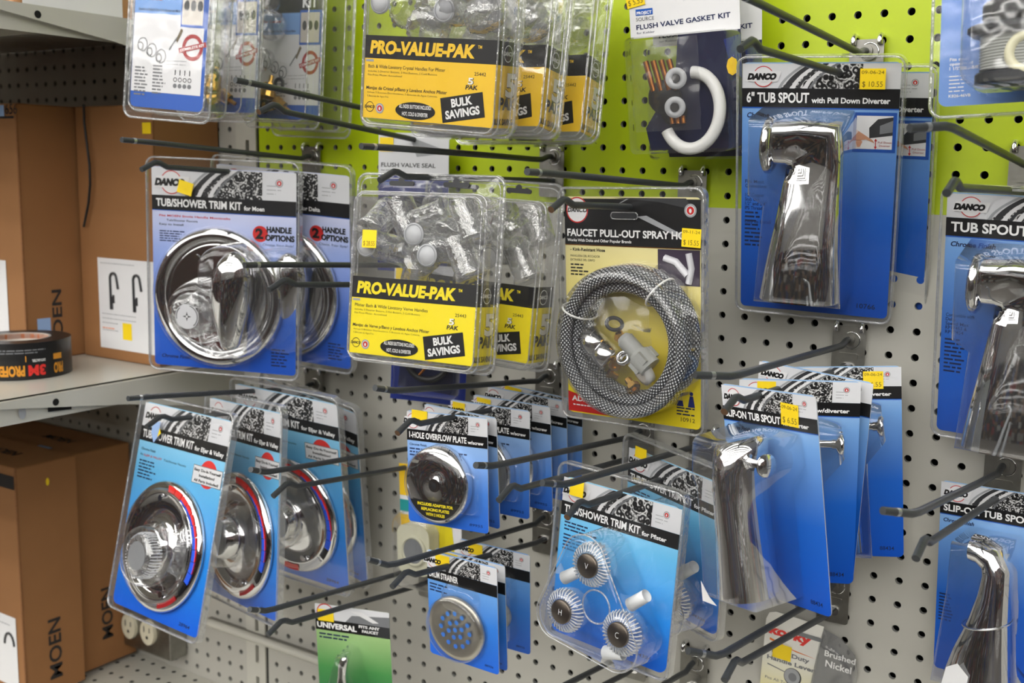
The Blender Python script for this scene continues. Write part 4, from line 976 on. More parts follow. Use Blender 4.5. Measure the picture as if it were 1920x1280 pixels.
    b.add(vs, fs, bagm, True); b.build('parts_bag', T0)
    b = MB(); dome(b, ell(cx, cz, .0745, .0765, 56), -.004, .045, shellb, .004); b.build('clear_blister', T0)
    sticker(T0, .383 * W, -.205 * H, .020, .0175, -.0052, '09-11-24', '$ 15.55', -.05)
    return T0
hose_pack()
# ---------------------------------------------------------------- overflow plates
def overflow(loc, r, label, full=True, stick_pos=None, W=.106, H=.1215):
    T0 = empty('overflow_plate_pack', loc, r, label, 'overflow plate', 'carded overflow plates')
    bm = MATS.get('blue_over') or grad('blue_over', -H, -.02, [(0, srgb(36, 96, 200)), (.4, srgb(70, 128, 215)), (.85, srgb(140, 178, 230)), (1, srgb(160, 195, 235))])
    b = card_base(W, H, .004); y = -.0002; b.poly(rr(W, H, .004), y, bm)
    header(b, W, -.001, -.165 * H, -.265 * H, y - E1, '1-HOLE OVERFLOW PLATE', 'w/screw', .72, .19, gravels, logo_x=-.42)
    b.text('Chrome Finish', -.47 * W, -.31 * H, .22 * W, .020 * H, y - E1, ink, .02); b.words(-.47 * W, -.345 * H, .28 * W, 3, .028 * H, y - E1, ink, 3); b.words(.1 * W, -.345 * H, .22 * W, 1, .028 * H, y - E1, ink, 4)
    b.text('89955', .27 * W, -.955 * H, .16 * W, .022 * H, y - E1, ink, 0, .2); b.build('card', T0)
    cx, cz, R0 = -.055 * W, -.615 * H, .0405
    b = MB(); b.lathe([(R0, -.001), (R0 + .0003, -.010), (R0 - .001, -.0125), (R0 - .003, -.014), (.020, -.0145), (.0075, -.0148), (.0065, -.0155), (.0055, -.0145), (.003, -.010), (.0, -.010)], chromes, (cx, 0, cz), 64, close=False)
    pl = b.build('plate', T0)
    b = MB(); b.ann(cx, cz, .0033, .0068, -.0158, chromes, n=24); b.disc(cx, cz, .0036, -.0157, inkb, 16); b.build('screw_hole', pl)
    if full:
        b = MB(); a0 = radians(-152); a1 = radians(-28)
        pts = [(cx + (R0 - .0035) * cos(a0 + (a1 - a0) * i / 20), cz + (R0 - .0035) * sin(a0 + (a1 - a0) * i / 20)) for i in range(21)]
        b.poly(pts, -.0150, black)
        for k, (t, ww) in enumerate((('INCLUDES ADAPTER FOR', .047), ('REPLACING PLATES', .037), ('WITH 2 HOLES', .025))):
            b.text(t, cx - ww / 2 + .001, cz - .0225 - k * .0052, ww, .0032, -.0152, yel, .04)
        b.build('adapter_sticker', pl)
    b = MB(); dome(b, ell(cx, cz, .0425, .0425, 48), -.0005, .0185, shellb, .003); dome(b, rr(.03, .05, .008, cx + .036, cz + .02), -.0005, .010, shellb, .003); b.build('clear_blister', T0)
    if stick_pos: sticker(T0, *stick_pos, -.0012, txt=False, rot=-.05)
    return T0
overflow((-.2204, -.1997, -.1041), (0, -2, -3), 'one-hole overflow plate pack, frontmost, its whole chrome disc and black sticker showing', True, (-.046, -.0100, .021, .0115))
overflow((-.2172, -.1806, -.1032), (-7.4, 3.4, -.4), 'overflow plate pack just behind the frontmost, a thin strip of card showing', False)
overflow((-.2136, -.1301, -.1052), (.3, .8, -.4), 'overflow plate pack third in the row, half its disc showing past the strip of card', False, (-.050, -.014, .017, .0125))
overflow((-.2048, -.1005, -.1036), (-2.2, 4.3, -.1), 'overflow plate pack fourth in the row, the rim of its disc just showing', False, (-.048, -.0075, .020, .0055))
overflow((-.1999, -.0766, -.0989), (.4, 7.8, 2.5), 'overflow plate pack fifth in the row, next to last before the pegboard', False)
overflow((-.1948, -.0532, -.1003), (3.5, 13, 5.5), 'overflow plate pack at the very back of the row, nearest the pegboard', False, (-.048, -.010, .022, .009))
# ---------------------------------------------------------------- drum strainers
def strainer(loc, r, label, holes=True, W=.0925, H=.1225, stk=True, title='DRUM STRAINER'):
    T0 = empty('drain_strainer_pack', loc, r, label, 'drain strainer', 'carded drain strainers')
    bm = MATS.get('blue_strain') or grad('blue_strain', -H, -.02, [(0, srgb(30, 100, 215)), (.5, srgb(50, 125, 220)), (1, srgb(120, 175, 235))])
    b = card_base(W, H, .004); y = -.0002; b.poly(rr(W, H, .004), y, bm)
    header(b, W, -.001, -.165 * H, -.275 * H, y - E1, title, None, .42, 0, gravels, logo_x=-.40)
    b.words(-.47 * W, -.32 * H, .28 * W, 3, .030 * H, y - E1, ink, 6); b.text('88926', .30 * W, -.955 * H, .12 * W, .02 * H, y - E1, ink, 0, .2); b.build('card', T0)
    cx, cz, R0 = -.07 * W, -.665 * H, .0365
    if holes:
        b = MB(); b.lathe([(R0, -.002), (R0, -.004), (R0 - .002, -.0062), (R0 - .006, -.0068), (R0 - .009, -.0062), (.0, -.0048)], nickel, (cx, 0, cz), 56, close=False); sd = b.build('strainer_disc', T0)
        b = MB(); pt = [(0, 0)] + [(.0092 * cos(a), .0092 * sin(a)) for a in [2 * pi * i / 6 + .3 for i in range(6)]] + [(.0190 * cos(a), .0190 * sin(a)) for a in [2 * pi * i / 12 for i in range(12)]]
        for (px, pz) in pt: b.disc(cx + px + .001, cz + pz, .0027, -.0072, bm, 14)
        b.build('drain_hole', sd)
        b = MB(); dome(b, ell(cx, cz, .0395, .0395, 48), -.0005, .012, shellb, .004); dome(b, rr(.050, .030, .012, cx + .006, cz + .050), -.0005, .009, shellb, .004); b.build('clear_blister', T0)
    else:
        b = MB(); b.lathe([(.017, -.001), (.017, -.010), (.014, -.013), (.0, -.014)], pgray, (cx + .012, 0, cz), 36, close=False); sp_ = b.build('stopper', T0)
        b = MB(); b.lathe([(.004, -.013), (.004, -.017), (.0, -.017)], rubber, (cx + .012, 0, cz), 16, close=False); b.build('stopper_knob', sp_)
        b = MB(); dome(b, rr(.060, .085, .012, cx + .006, cz + .055), -.0005, .020, shellb, .004); b.build('clear_blister', T0)
    if stk: sticker(T0, -.034, -.0150, .019, .013, -.0012, txt=False)
    return T0
strainer((-.1979, -.2016, -.2570), (-.2, 4.4, .7), 'drain strainer pack, frontmost, its perforated nickel disc fully showing')
strainer((-.2017, -.1813, -.2616), (.1, 4.5, .4), 'drain strainer pack right behind the frontmost, only a narrow strip of card showing')
strainer((-.2101, -.1222, -.2686), (3.6, 5.2, 1.4), 'drain stopper pack furthest back on the strainer hook, pale round stopper showing', False, stk=True)
# ---------------------------------------------------------------- three-knob trim kit
ribm = mat('rib_glint', srgb(225, 228, 232), .15, .4)
def knob_kit(loc, r, label, W=.140, H=.160, front=True):
    T0 = empty('trim_kit_pack', loc, r, label, 'faucet trim kit', 'three-knob trim kits')
    bm = MATS.get('cyan_knob') or grad('cyan_knob', -.165, -.03, CY)
    b = card_base(W, H, .009); y = -.0002; b.poly(rr(W, H, .009), y, bm)
    header(b, W, -.001, -.155 * H, -.245 * H, y - E1, 'TUB/SHOWER TRIM KIT', 'for Pfister', .66, .20, gravelm, logo_x=-.38)
    b.words(-.46 * W, -.29 * H, .30 * W, 3, .022 * H, y - E1, ink, 3); b.words(-.46 * W, -.37 * H, .24 * W, 5, .022 * H, y - E1, ink, 5)
    b.text('80430A', .22 * W, -.95 * H, .16 * W, .020 * H, y - E1, ink, 0, .2); b.build('card', T0)
    clamshell(T0, W, H, .006, .016, .011).build('clear_shell', T0)
    K = [(-.004, -.068), (-.030, -.121), (.038, -.122)]
    marks = ['V', 'H', 'C']
    for (x, z), mk in zip(K, marks):
        b = MB(); b.lathe([(.012, -.008), (.0195, -.016), (.0215, -.026), (.0205, -.034), (.015, -.038), (.0115, -.038)], acrylic, (x, 0, z), 60, star=-.10, close=False); rk = b.build('ribbed_knob', T0)
        b = MB()
        for q in range(34):
            a = 2 * pi * q / 34; b.tube([(x + .0128 * cos(a), -.0375, z + .0128 * sin(a)), (x + .0195 * cos(a), -.0352, z + .0195 * sin(a)), (x + .0215 * cos(a), -.030, z + .0215 * sin(a))], .0007, ribm, 5)
        b.build('knob_ribs', rk)
        b = MB(); b.lathe([(.0118, -.036), (.0118, -.0385), (.0108, -.0392), (.0, -.0392)], mat('index_metal', srgb(120, 110, 100), .3, 1), (x, 0, z), 32, close=False); b.text(mk, x - .002, z - .0028, .004, .0055, -.0395, inkw, -.01); b.build('index_button', rk)
    for (x, z, a) in ((-.030, -.086, .6), (.028, -.146, .25), (.049, -.088, .7)):
        b = MB(); b.lathe([(.006, .011), (.0065, -.011), (.0042, -.011), (.0042, .0)], whitetube, T=Matrix.Translation((x, -.026, z)) @ Matrix.Rotation(-a, 4, 'Y') @ Matrix.Rotation(radians(-90), 4, 'Z'), n=20, close=False)
        b.build('white_sleeve', T0)
    b = MB(); b.tube([(.005 + .016 * cos(t), -.030, -.107 + .016 * sin(t)) for t in [2 * pi * i / 28 for i in range(28)]], .0010, rimm, 6, True); b.build('clear_ring', T0)
    out = []
    cs = [(-.004, -.062, .026), (-.032, -.124, .024), (.040, -.130, .026)]
    for (x, z, rad), (a0, a1) in zip(cs, ((.25, 2.75), (2.75, 4.75), (4.75, 6.53))):
        for i in range(10): a = a0 + (a1 - a0) * i / 9; out.append((x + rad * cos(a), z + rad * sin(a)))
    b = MB(); dome(b, out, -.004, .042, shellb, .003, c=(0, -.105), rnd=.008)
    for s_ in (0,):
        b.tube([(.0 + (x - .0) * .985, -.044, -.105 + (z + .105) * .985) for x, z in out], .0008, rimm, 6, True)
    b.build('clear_blister', T0)
    return T0
kk = knob_kit((-.0128, -.1957, -.1527), (-8, -3.9, 1.6), 'trim kit pack with three ribbed clear knobs in a triangular blister')
sticker(kk, -.058, -.0160, .017, .0165, -.0052, txt=False)
k2_ = knob_kit((.0080, -.1190, -.1400), (-20, 2.8, 4.2), 'three-knob trim kit pack hanging behind its look-alike, right edge showing', W=.139, H=.158)
sticker(k2_, -.055, -.006, .017, .012, -.0052, txt=False)
# ---------------------------------------------------------------- bulk value packs
def value_pack(loc, r, label, W=.178, H=.197, yl=None, num='25443', kind='cylinder', lines=None, seed=1, contents=True, yf=-.022, yb=.026, stk=False, hang=True):
    yl = yl or yel
    T0 = empty('value_pack', loc, r, label, 'faucet handle pack', 'clamshell value packs')
    # hang tab / flange plane
    b = MB(); out = rr(W, H, .012, 0, 0, 6); b.poly(out, 0, hangm)
    b.tube([(x, -.0005, z) for x, z in rr(W - .004, H - .004, .011, 0, -.002, 6)], .0014, rimm, 6, True)
    b.tube([(x, -.0005, z) for x, z in rr(W - .012, H - .012, .010, 0, -.006, 6)], .0007, rimm, 6, True)
    cf = b.build('clear_flange', T0)
    for cx in (-.032, .033):
        b = MB(); b.prism(rr(.030, .005, .0024, cx, -.0085), -.0022, -.0006, dgrey); b.ann(cx, -.0085, 0, .004, -.0022, dgrey, 0, pi, 10); b.build('hang_slot', cf)
    # body box: front face, sides
    w2 = .435 * W; zt, zb = -.105 * H, -.985 * H
    out = rr(2 * w2, zt - zb, .011, 0, zt, 6); n = len(out)
    def ring(y, s_): return [(x * s_, y, (z - (zt + zb) / 2) * s_ + (zt + zb) / 2) for x, z in out]
    b = MB(); b.loft([ring(yb, .97), ring(yb - .006, 1.0), ring(yf + .006, .995), ring(yf + .0015, .985), ring(yf, .955)], shellb, close=False)
    b.add(ring(yf, .955), [tuple(range(n))], shellb); b.add(ring(yb, .97), [tuple(range(n))[::-1]], shell)
    for y_, s_ in ((yf + .001, .972), (yf + .006, 1.0)): b.tube([(x, y, z) for x, y, z in ring(y_, s_)], .0009, rimm, 6, True)
    b.build('clear_box', T0)
    # printed insert wrapped round the front and right side
    b = MB(); y = yf + .0025; wl = w2 - .0035; z1, z2, z3 = -.545 * H, -.655 * H, -.945 * H
    def sr(ya, yb_, za, zb_, m, o=0): b.add([(wl + o, ya, za), (wl + o, yb_, za), (wl + o, yb_, zb_), (wl + o, ya, zb_)], [(0, 1, 2, 3)], m)
    b.rect(-wl, wl, z2, z1, y, black); b.rect(-wl, wl, z3, z2, y, yl)
    sr(y, yb - .006, z2, z1, black); sr(y, yb - .006, z3, z2, yl)
    b.rect(-wl, wl, z3, z1, y + .0006, cardback)
    # folded white bottom
    b.add([(-wl, y, z3), (wl, y, z3), (wl, yb - .01, z3 - .002), (-wl, yb - .01, z3 - .002)], [(0, 1, 2, 3)], offwhite)
    e = E1 * 1.5; L = 2 * wl; bh = z1 - z2
    b.text('PRO-VALUE-PAK', -wl + .04 * L, z2 + bh * .20, .80 * L, bh * .58, y - e, yl, .05, .12); b.text('TM', -wl + .86 * L, z2 + bh * .62, .03 * L, bh * .14, y - e, yl, .02)
    l1, l2 = lines; F = MATS['ink_dark']
    b.words(-wl + .01 * L, z2 - .055 * .3 * H, .09 * L, 1, .005, y - e, lgrey, 3)
    b.text(l1, -wl + .030 * L, z2 - .046 * H, .60 * L, .016 * H, y - e, F, .0)
    b.text('Includes 5 Diverter Buttons, 5 Hot Buttons, 5 Cold Buttons', -wl + .03 * L, z2 - .066 * H, .54 * L, .009 * H, y - e, F, -.01)
    b.text('Fits Price Pfister, Arrowhead', -wl + .03 * L, z2 - .084 * H, .27 * L, .009 * H, y - e, F, -.01)
    b.text(l2, -wl + .020 * L, z2 - .150 * H, .63 * L, .016 * H, y - e, F, .01, .1)
    b.text('Incluye 5 Botones Distribuidores, 5 Botones de Agua Caliente,', -wl + .03 * L, z2 - .168 * H, .55 * L, .008 * H, y - e, F, -.01); b.text('5 Botones de Agua Fria', -wl + .03 * L, z2 - .186 * H, .17 * L, .008 * H, y - e, F, -.01)
    b.text(num, -wl + .845 * L, z2 - .055 * H, .085 * L, .016 * H, y - e, F, 0)
    b.text('5', -wl + .805 * L, z2 - .098 * H, .040 * L, .032 * H, y - e, F, .06); b.text('5', -wl + .803 * L, z2 - .097 * H, .038 * L, .031 * H, y - 2 * e, inkw, .03)
    b.text('PAK', -wl + .785 * L, z2 - .121 * H, .09 * L, .021 * H, y - e, F, .03, .15)
    cx, cz = -wl + .055 * L, z3 + .055 * H
    b.ann(cx, cz, .0044, .0050, y - e, F, n=20); b.text('DANCO', cx - .0065, cz - .0014, .012, .0028, y - e, F, .03, .2)
    seal(b, -wl + .135 * L, cz - .001, .0050, y - e)
    b.disc(-wl + .415 * L, cz - .001, .155 * L, y - e, black, 36, .042 * H)
    b.text('ALL INDEX BUTTONS INCLUDED:', -wl + .290 * L, cz + .0010, .25 * L, .0036, y - 2 * e, inkw, .02); b.text('HOT, COLD & DIVERTER', -wl + .315 * L, cz - .0060, .20 * L, .0036, y - 2 * e, inkw, .02)
    c, s_ = cos(.18), sin(.18); ox, oz = -wl + .630 * L, z3 + .004 * H
    def R(a, q): return (ox + a * c - q * s_, oz + a * s_ + q * c)
    b.poly([R(0, 0), R(.315 * L, 0), R(.315 * L, .118 * H), R(0, .118 * H)], y - e, black)
    p = R(.080 * L, .066 * H); b.text('BULK', p[0], p[1], .155 * L, .040 * H, y - 2 * e, inkw, .04, rot=.20); p = R(.028 * L, .014 * H); b.text('SAVINGS', p[0], p[1], .255 * L, .040 * H, y - 2 * e, inkw, .04, rot=.20)
    ins = b.build('printed_insert', T0)
    # side panel print
    b = MB(); D = yb - .006 - y; TT = None
    t = MB(); t.ann(.50 * D, z1 - bh * .5, .0070, .0078, 0, inkw, n=24); t.text('DANCO', .50 * D - .0085, z1 - bh * .5 - .002, .017, .004, 0, inkw, .03, .15)
    t.text('5', .48 * D, z2 - .150 * H, .020, .118 * H, 0, F, .06); t.text('5', .46 * D, z2 - .145 * H, .018, .112 * H, -e, inkw, .04)
    t.text('PAK', .18 * D, z2 - .205 * H, .80 * D, .058 * H, -2 * e, F, .05, .05)
    t.text('BULK SAVINGS', .0, z3 + .014 * H, .96 * D, .030 * H, 0, F, .04)
    o = t.build('side_print', ins)
    o.matrix_local = Matrix.Translation((wl + .0004, y, 0)) @ Matrix.Rotation(pi / 2, 4, 'Z')
    # loose handles inside
    if contents:
        rd = random.Random(seed)
        items = []
        xs = [(-.055, -.050, 35), (-.030, -.047, 60), (.005, -.044, -20), (.030, -.052, 50), (.052, -.046, 65), (-.045, -.078, 10), (-.010, -.080, 75), (.016, -.074, 0), (.048, -.084, 60), (-.015, -.098, 20)]
        for i, (x, z, an) in enumerate(xs):
            TT = Matrix.Translation((x, rd.uniform(-.006, .012), z)) @ Matrix.Rotation(radians(an), 4, 'Y') @ Matrix.Rotation(radians(rd.uniform(-50, 50)), 4, 'X') @ Matrix.Rotation(radians(90 if i % 3 else 20), 4, 'Z') @ Matrix.Scale(1.2 if kind == 'cylinder' else 1.1, 4)
            b = MB()
            if kind == 'cylinder': b.lathe([(.0115, .020), (.0125, .017), (.0125, -.010), (.0140, -.014), (.0135, -.017), (.0, -.017)], acrylic, T=TT, n=28, close=False); b.lathe([(.005, .015), (.005, -.012)], acrylic, T=TT, n=12)
            else: b.lathe([(.010, .014), (.0185, .008), (.0200, .0), (.0185, -.008), (.010, -.012), (.0, -.012)], acrylic, T=TT, n=36, star=-.07, close=False)
            b.build('clear_handle', T0)
        for (x, z) in ((-.062, -.076), (.012, -.082), (-.005, -.062)): b = MB(); b.lathe([(.0115, .0), (.0115, -.001), (.0, -.001)], mat('index_silver', srgb(196, 198, 202), .4), (x, yf + .007, z), 28, close=False); b.ann(x, z, .0095, .0103, yf + .0055, lgrey); b.build('index_button', T0)
    if stk: sticker(T0, *stk, yf - .0012, '', '$ 28.55', 0)
    return T0
VL = ('Pfister Bath & Wide Lavatory Verve Handles', 'Manijas de Verve p/Bano y Lavabos Anchos Pfister')
VU = ('Bath & Wide Lavatory Crystal Handles For Pfister', 'Manijas de Cristal p/Bano y Lavabos Anchos Pfister')
value_pack((-.2246, -.2242, .1459), (5.2, -4.9, .3), 'lower black and yellow value pack of clear cylinder handles, number 25443, in front', lines=VL, stk=(-.062, -.078, .0175, .0180))
value_pack((-.1981, -.1497, .1419), (2.2, -3.5, 2.7), 'lower value pack of clear cylinder handles hanging behind the front one', W=.174, H=.195, lines=VL, seed=5)
value_pack((-.1880, -.2500, .3800), (4.3, 2.0, 4.5), 'upper black and yellow value pack of ribbed crystal handles, number 25442, leftmost in front', W=.180, H=.197, yl=yelo, num='25442', kind='ribbed', lines=VU, yf=-.018, yb=.030, seed=3)
value_pack((-.1900, -.1550, .3760), (4.0, -8, 1), 'upper value pack of crystal handles, middle of the three, its side panel showing', W=.178, H=.197, yl=yelo, num='25442', kind='ribbed', lines=VU, yf=-.018, yb=.030, seed=6)
value_pack((-.1895, -.0764, .3720), (4.4, -10, 0), 'upper value pack of crystal handles, rearmost of the three and nearest the lime pegboard', W=.176, H=.198, yl=yelo, num='25442', kind='ribbed', lines=VU, yf=-.018, yb=.030, seed=9)
# ---------------------------------------------------------------- complete kits of clear knobs
def complete_kit(loc, r, label, front=True, W=.118, H=.207, D=.055, green=False, carded=True, ox=0):
    T0 = empty('rebuild_kit_pack', loc, r, label, 'faucet rebuild kit', 'deep clamshell rebuild kits')
    b = MB(); b.poly(rr(W + .008, H + .008, .012, 0, .004, 6), .0, hangm); b.tube([(x, 0, z) for x, z in rr(W + .006, H + .006, .011, 0, .003, 6)], .0014, rimm, 6, True); b.build('clear_flange', T0)
    w2 = W * .475; zt, zb = -.06 * H, -.985 * H; out = rr(2 * w2, zt - zb, .012, 0, zt, 6); n = len(out)
    ya, yb = (-.003, D - .003) if front else (-D * .35, D * .3)
    def ring(y, s_): return [(x * s_, y, (z - (zt + zb) / 2) * s_ + (zt + zb) / 2) for x, z in out]
    b = MB(); b.loft([ring(yb, .96), ring(yb - .006, .99), ring(ya + .005, 1.0), ring(ya + .001, .985), ring(ya, .96)], shellb, close=False); b.add(ring(ya, .96), [tuple(range(n))], shell); b.add(ring(yb, .96), [tuple(range(n))[::-1]], shell)
    for y_, s_ in ((ya + .001, .975), (yb - .003, .985)): b.tube([(x, y, z) for x, y, z in ring(y_, s_)], .0010, rimm, 6, True)
    b.build('clear_box', T0)
    y = ya + .0015 if front else yb - .004
    b = MB(); wl = w2 - .003; z0 = -.08 * H; z3 = -.955 * H
    b.prism(rr(2 * wl, z0 - z3, .007, 0, z0), y, y + .0006, pblue if not green else pgrey, cardback)
    y -= .0002
    b.rect(-wl + .0005, wl - .004, z3 + .018, z0 - .05, y, white)
    b.rect(-wl + .0005, wl - .004, z0 - .075, z0 - .048, y - E1, mat('print_sky', srgb(120, 165, 225), .4)); b.rect(-wl, wl, z0 - .048, z0 - .02, y - E1, black); b.text('KIT', wl * .35, z0 - .042, .024, .013, y - 2 * E1, inkw, .04)
    b.text('For Central', -wl + .006, z0 - .060, .03, .0035, y - 2 * E1, red, .02, .2); b.text('Enough to Rebuild One Tub, Shower and More', -wl + .006, z0 - .072, .055, .003, y - 2 * E1, ink, .02, .1)
    b.rect(wl * .28, wl - .003, z0 - .088, z0 - .045, y - 2 * E1, pblue); b.rect(wl * .31, wl - .006, z0 - .085, z0 - .048, y - 3 * E1, mat('print_cream', srgb(205, 198, 188), .4))
    for k in range(3): b.disc(wl * (.43 + .18 * k), z0 - .064, .0035, y - 4 * E1, dgrey, 14, .006)
    rcx, rcz = wl * .64, z0 - .110
    b.ann(rcx, rcz, .0095, .0135, y - 2 * E1, dred, n=32, e=1.1); c, s_ = cos(.25), sin(.25)
    b.poly([(rcx + a * c - q * s_, rcz + a * s_ + q * c) for a, q in ((-.018, -.0028), (.018, -.0028), (.018, .0028), (-.018, .0028))], y - 3 * E1, dred)
    b.text('COMPLETE KIT', rcx - .0160 * c, rcz - .0160 * s_ - .0016, .032, .003, y - 4 * E1, inkw, .03, rot=.25)
    # exploded drawing
    for k in range(3):
        b.ann(-wl * (.72 - .26 * k), z0 - .110 - k * .006, .0055, .0068, y - 2 * E1, pgrey, n=20, e=1.2); b.ann(-wl * (.72 - .26 * k) - .003, z0 - .112 - k * .006, .003, .0042, y - 2 * E1, dgrey, n=16, e=1.2)
    b.poly([(wl * .0, z0 - .113), (wl * .02, z0 - .115), (wl * .22, z0 - .101), (wl * .20, z0 - .099)], y - 2 * E1, pgrey); b.poly([(wl * .18, z0 - .103), (wl * .22, z0 - .106), (wl * .36, z0 - .092), (wl * .31, z0 - .089)], y - 2 * E1, mat('print_olive', srgb(110, 96, 70), .4))
    b.words(-wl * .05, z0 - .127, wl * .85, 2, .004, y - 2 * E1, lgrey, 3, rot=.03, fill=.2)
    b.words(-wl * .9, z0 - .137, wl * .38, 9, .0038, y - 2 * E1, pgrey, 3); b.words(-wl * .4, z0 - .134, wl * .38, 9, .0038, y - 2 * E1, pgrey, 8)
    for i in range(4):
        for j in range(3):
            if j == 0: b.rect(wl * (.2 + .13 * i), wl * (.2 + .13 * i) + .0012, z0 - .142, z0 - .136, y - 2 * E1, dgrey)
            elif j == 1: b.ann(wl * (.22 + .13 * i), z0 - .147, .0018, .0026, y - 2 * E1, dgrey, n=12)
            else: b.disc(wl * (.22 + .13 * i), z0 - .154, .0026, y - 2 * E1, pgrey, 12)
    b.build('card', T0) if carded else None
    if not front:
        rd = random.Random(int(abs(loc[1]) * 1e4))
        for (x, z, s1) in ((-.020, -.082, 1), (-.025, -.045, 1), (-.034, -.125, .8)):
            b = MB(); b.lathe([(.010, .012), (.0185, .008), (.0200, .0), (.0185, -.008), (.012, -.012), (.0, -.012)], acrylic, T=Matrix.Translation((x + ox, .0, z)) @ Matrix.Rotation(radians(rd.uniform(-20, 30)), 4, 'X') @ Matrix.Scale(s1, 4), n=36, star=-.06, close=False); b.build('clear_knob', T0)
        for (x, z, a, s1) in ((-.022, -.160, 0, 1.25), (-.040, -.176, 40, 1.15), (.000, -.182, 120, 1.0), (-.018, -.182, 80, .9), (-.034, -.160, -60, .8)):
            TT = Matrix.Translation((x + ox, .0, z)) @ Matrix.Rotation(radians(a), 4, 'Y') @ Matrix.Rotation(radians(75), 4, 'X') @ Matrix.Scale(s1, 4)
            b = MB(); b.lathe([(.0025, .013), (.0025, .005), (.007, .004), (.0072, -.004), (.0085, -.005), (.0085, -.010), (.005, -.011), (.0, -.011)], brass, T=TT, n=12, smooth=False, close=False); b.build('brass_stem', T0)
        b = MB(); b.tube([(-.002 + .0065 * cos(t), -.004, -.155 + .0065 * sin(t)) for t in [2 * pi * i / 20 for i in range(20)]], .0022, rubber, 8, True); b.tube([(-.024 + .007 * cos(t), -.006, -.184 + .007 * sin(t)) for t in [2 * pi * i / 20 for i in range(20)]], .0024, rubber, 8, True); b.build('rubber_ring', T0)
        b = MB(); vs = []; fs = []; n2 = 10
        for i in range(n2):
            for j in range(n2):
                fx = i / (n2 - 1) * 2 - 1; fz = j / (n2 - 1) * 2 - 1
                vs.append((-.018 + fx * .034, -.008 - .005 * (1 - fx * fx) * (1 - fz * fz) + rd.uniform(-.002, .002), -.158 + fz * .036 + .3 * abs(fx) * (-.03 if fz > .3 else 0)))
        for i in range(n2 - 1):
            for j in range(n2 - 1): fs.append((i * n2 + j, (i + 1) * n2 + j, (i + 1) * n2 + j + 1, i * n2 + j + 1))
        b.add(vs, fs, bagm, True); b.build('parts_bag', T0)
    return T0
complete_kit((-.5760, -.2400, .4110), (17, -2, 4.5), 'rebuild kit clamshell with white instruction card, leftmost and frontmost of its row', W=.108, D=.05)
complete_kit((-.6060, -.1450, .4150), (6, -3, 2), 'rebuild kit clamshell with brass stems behind clear plastic, second of its row', False, ox=.016)
complete_kit((-.5760, -.0680, .4100), (4, -2, 2), 'rebuild kit clamshell third of its row, in front of the lime pegboard', False)
complete_kit((-.5620, -.0300, .4000), (4, -2, 2), 'rebuild kit clamshell rearmost of its row, mostly clear plastic against lime', False, W=.125, D=.03, green=True, carded=False)
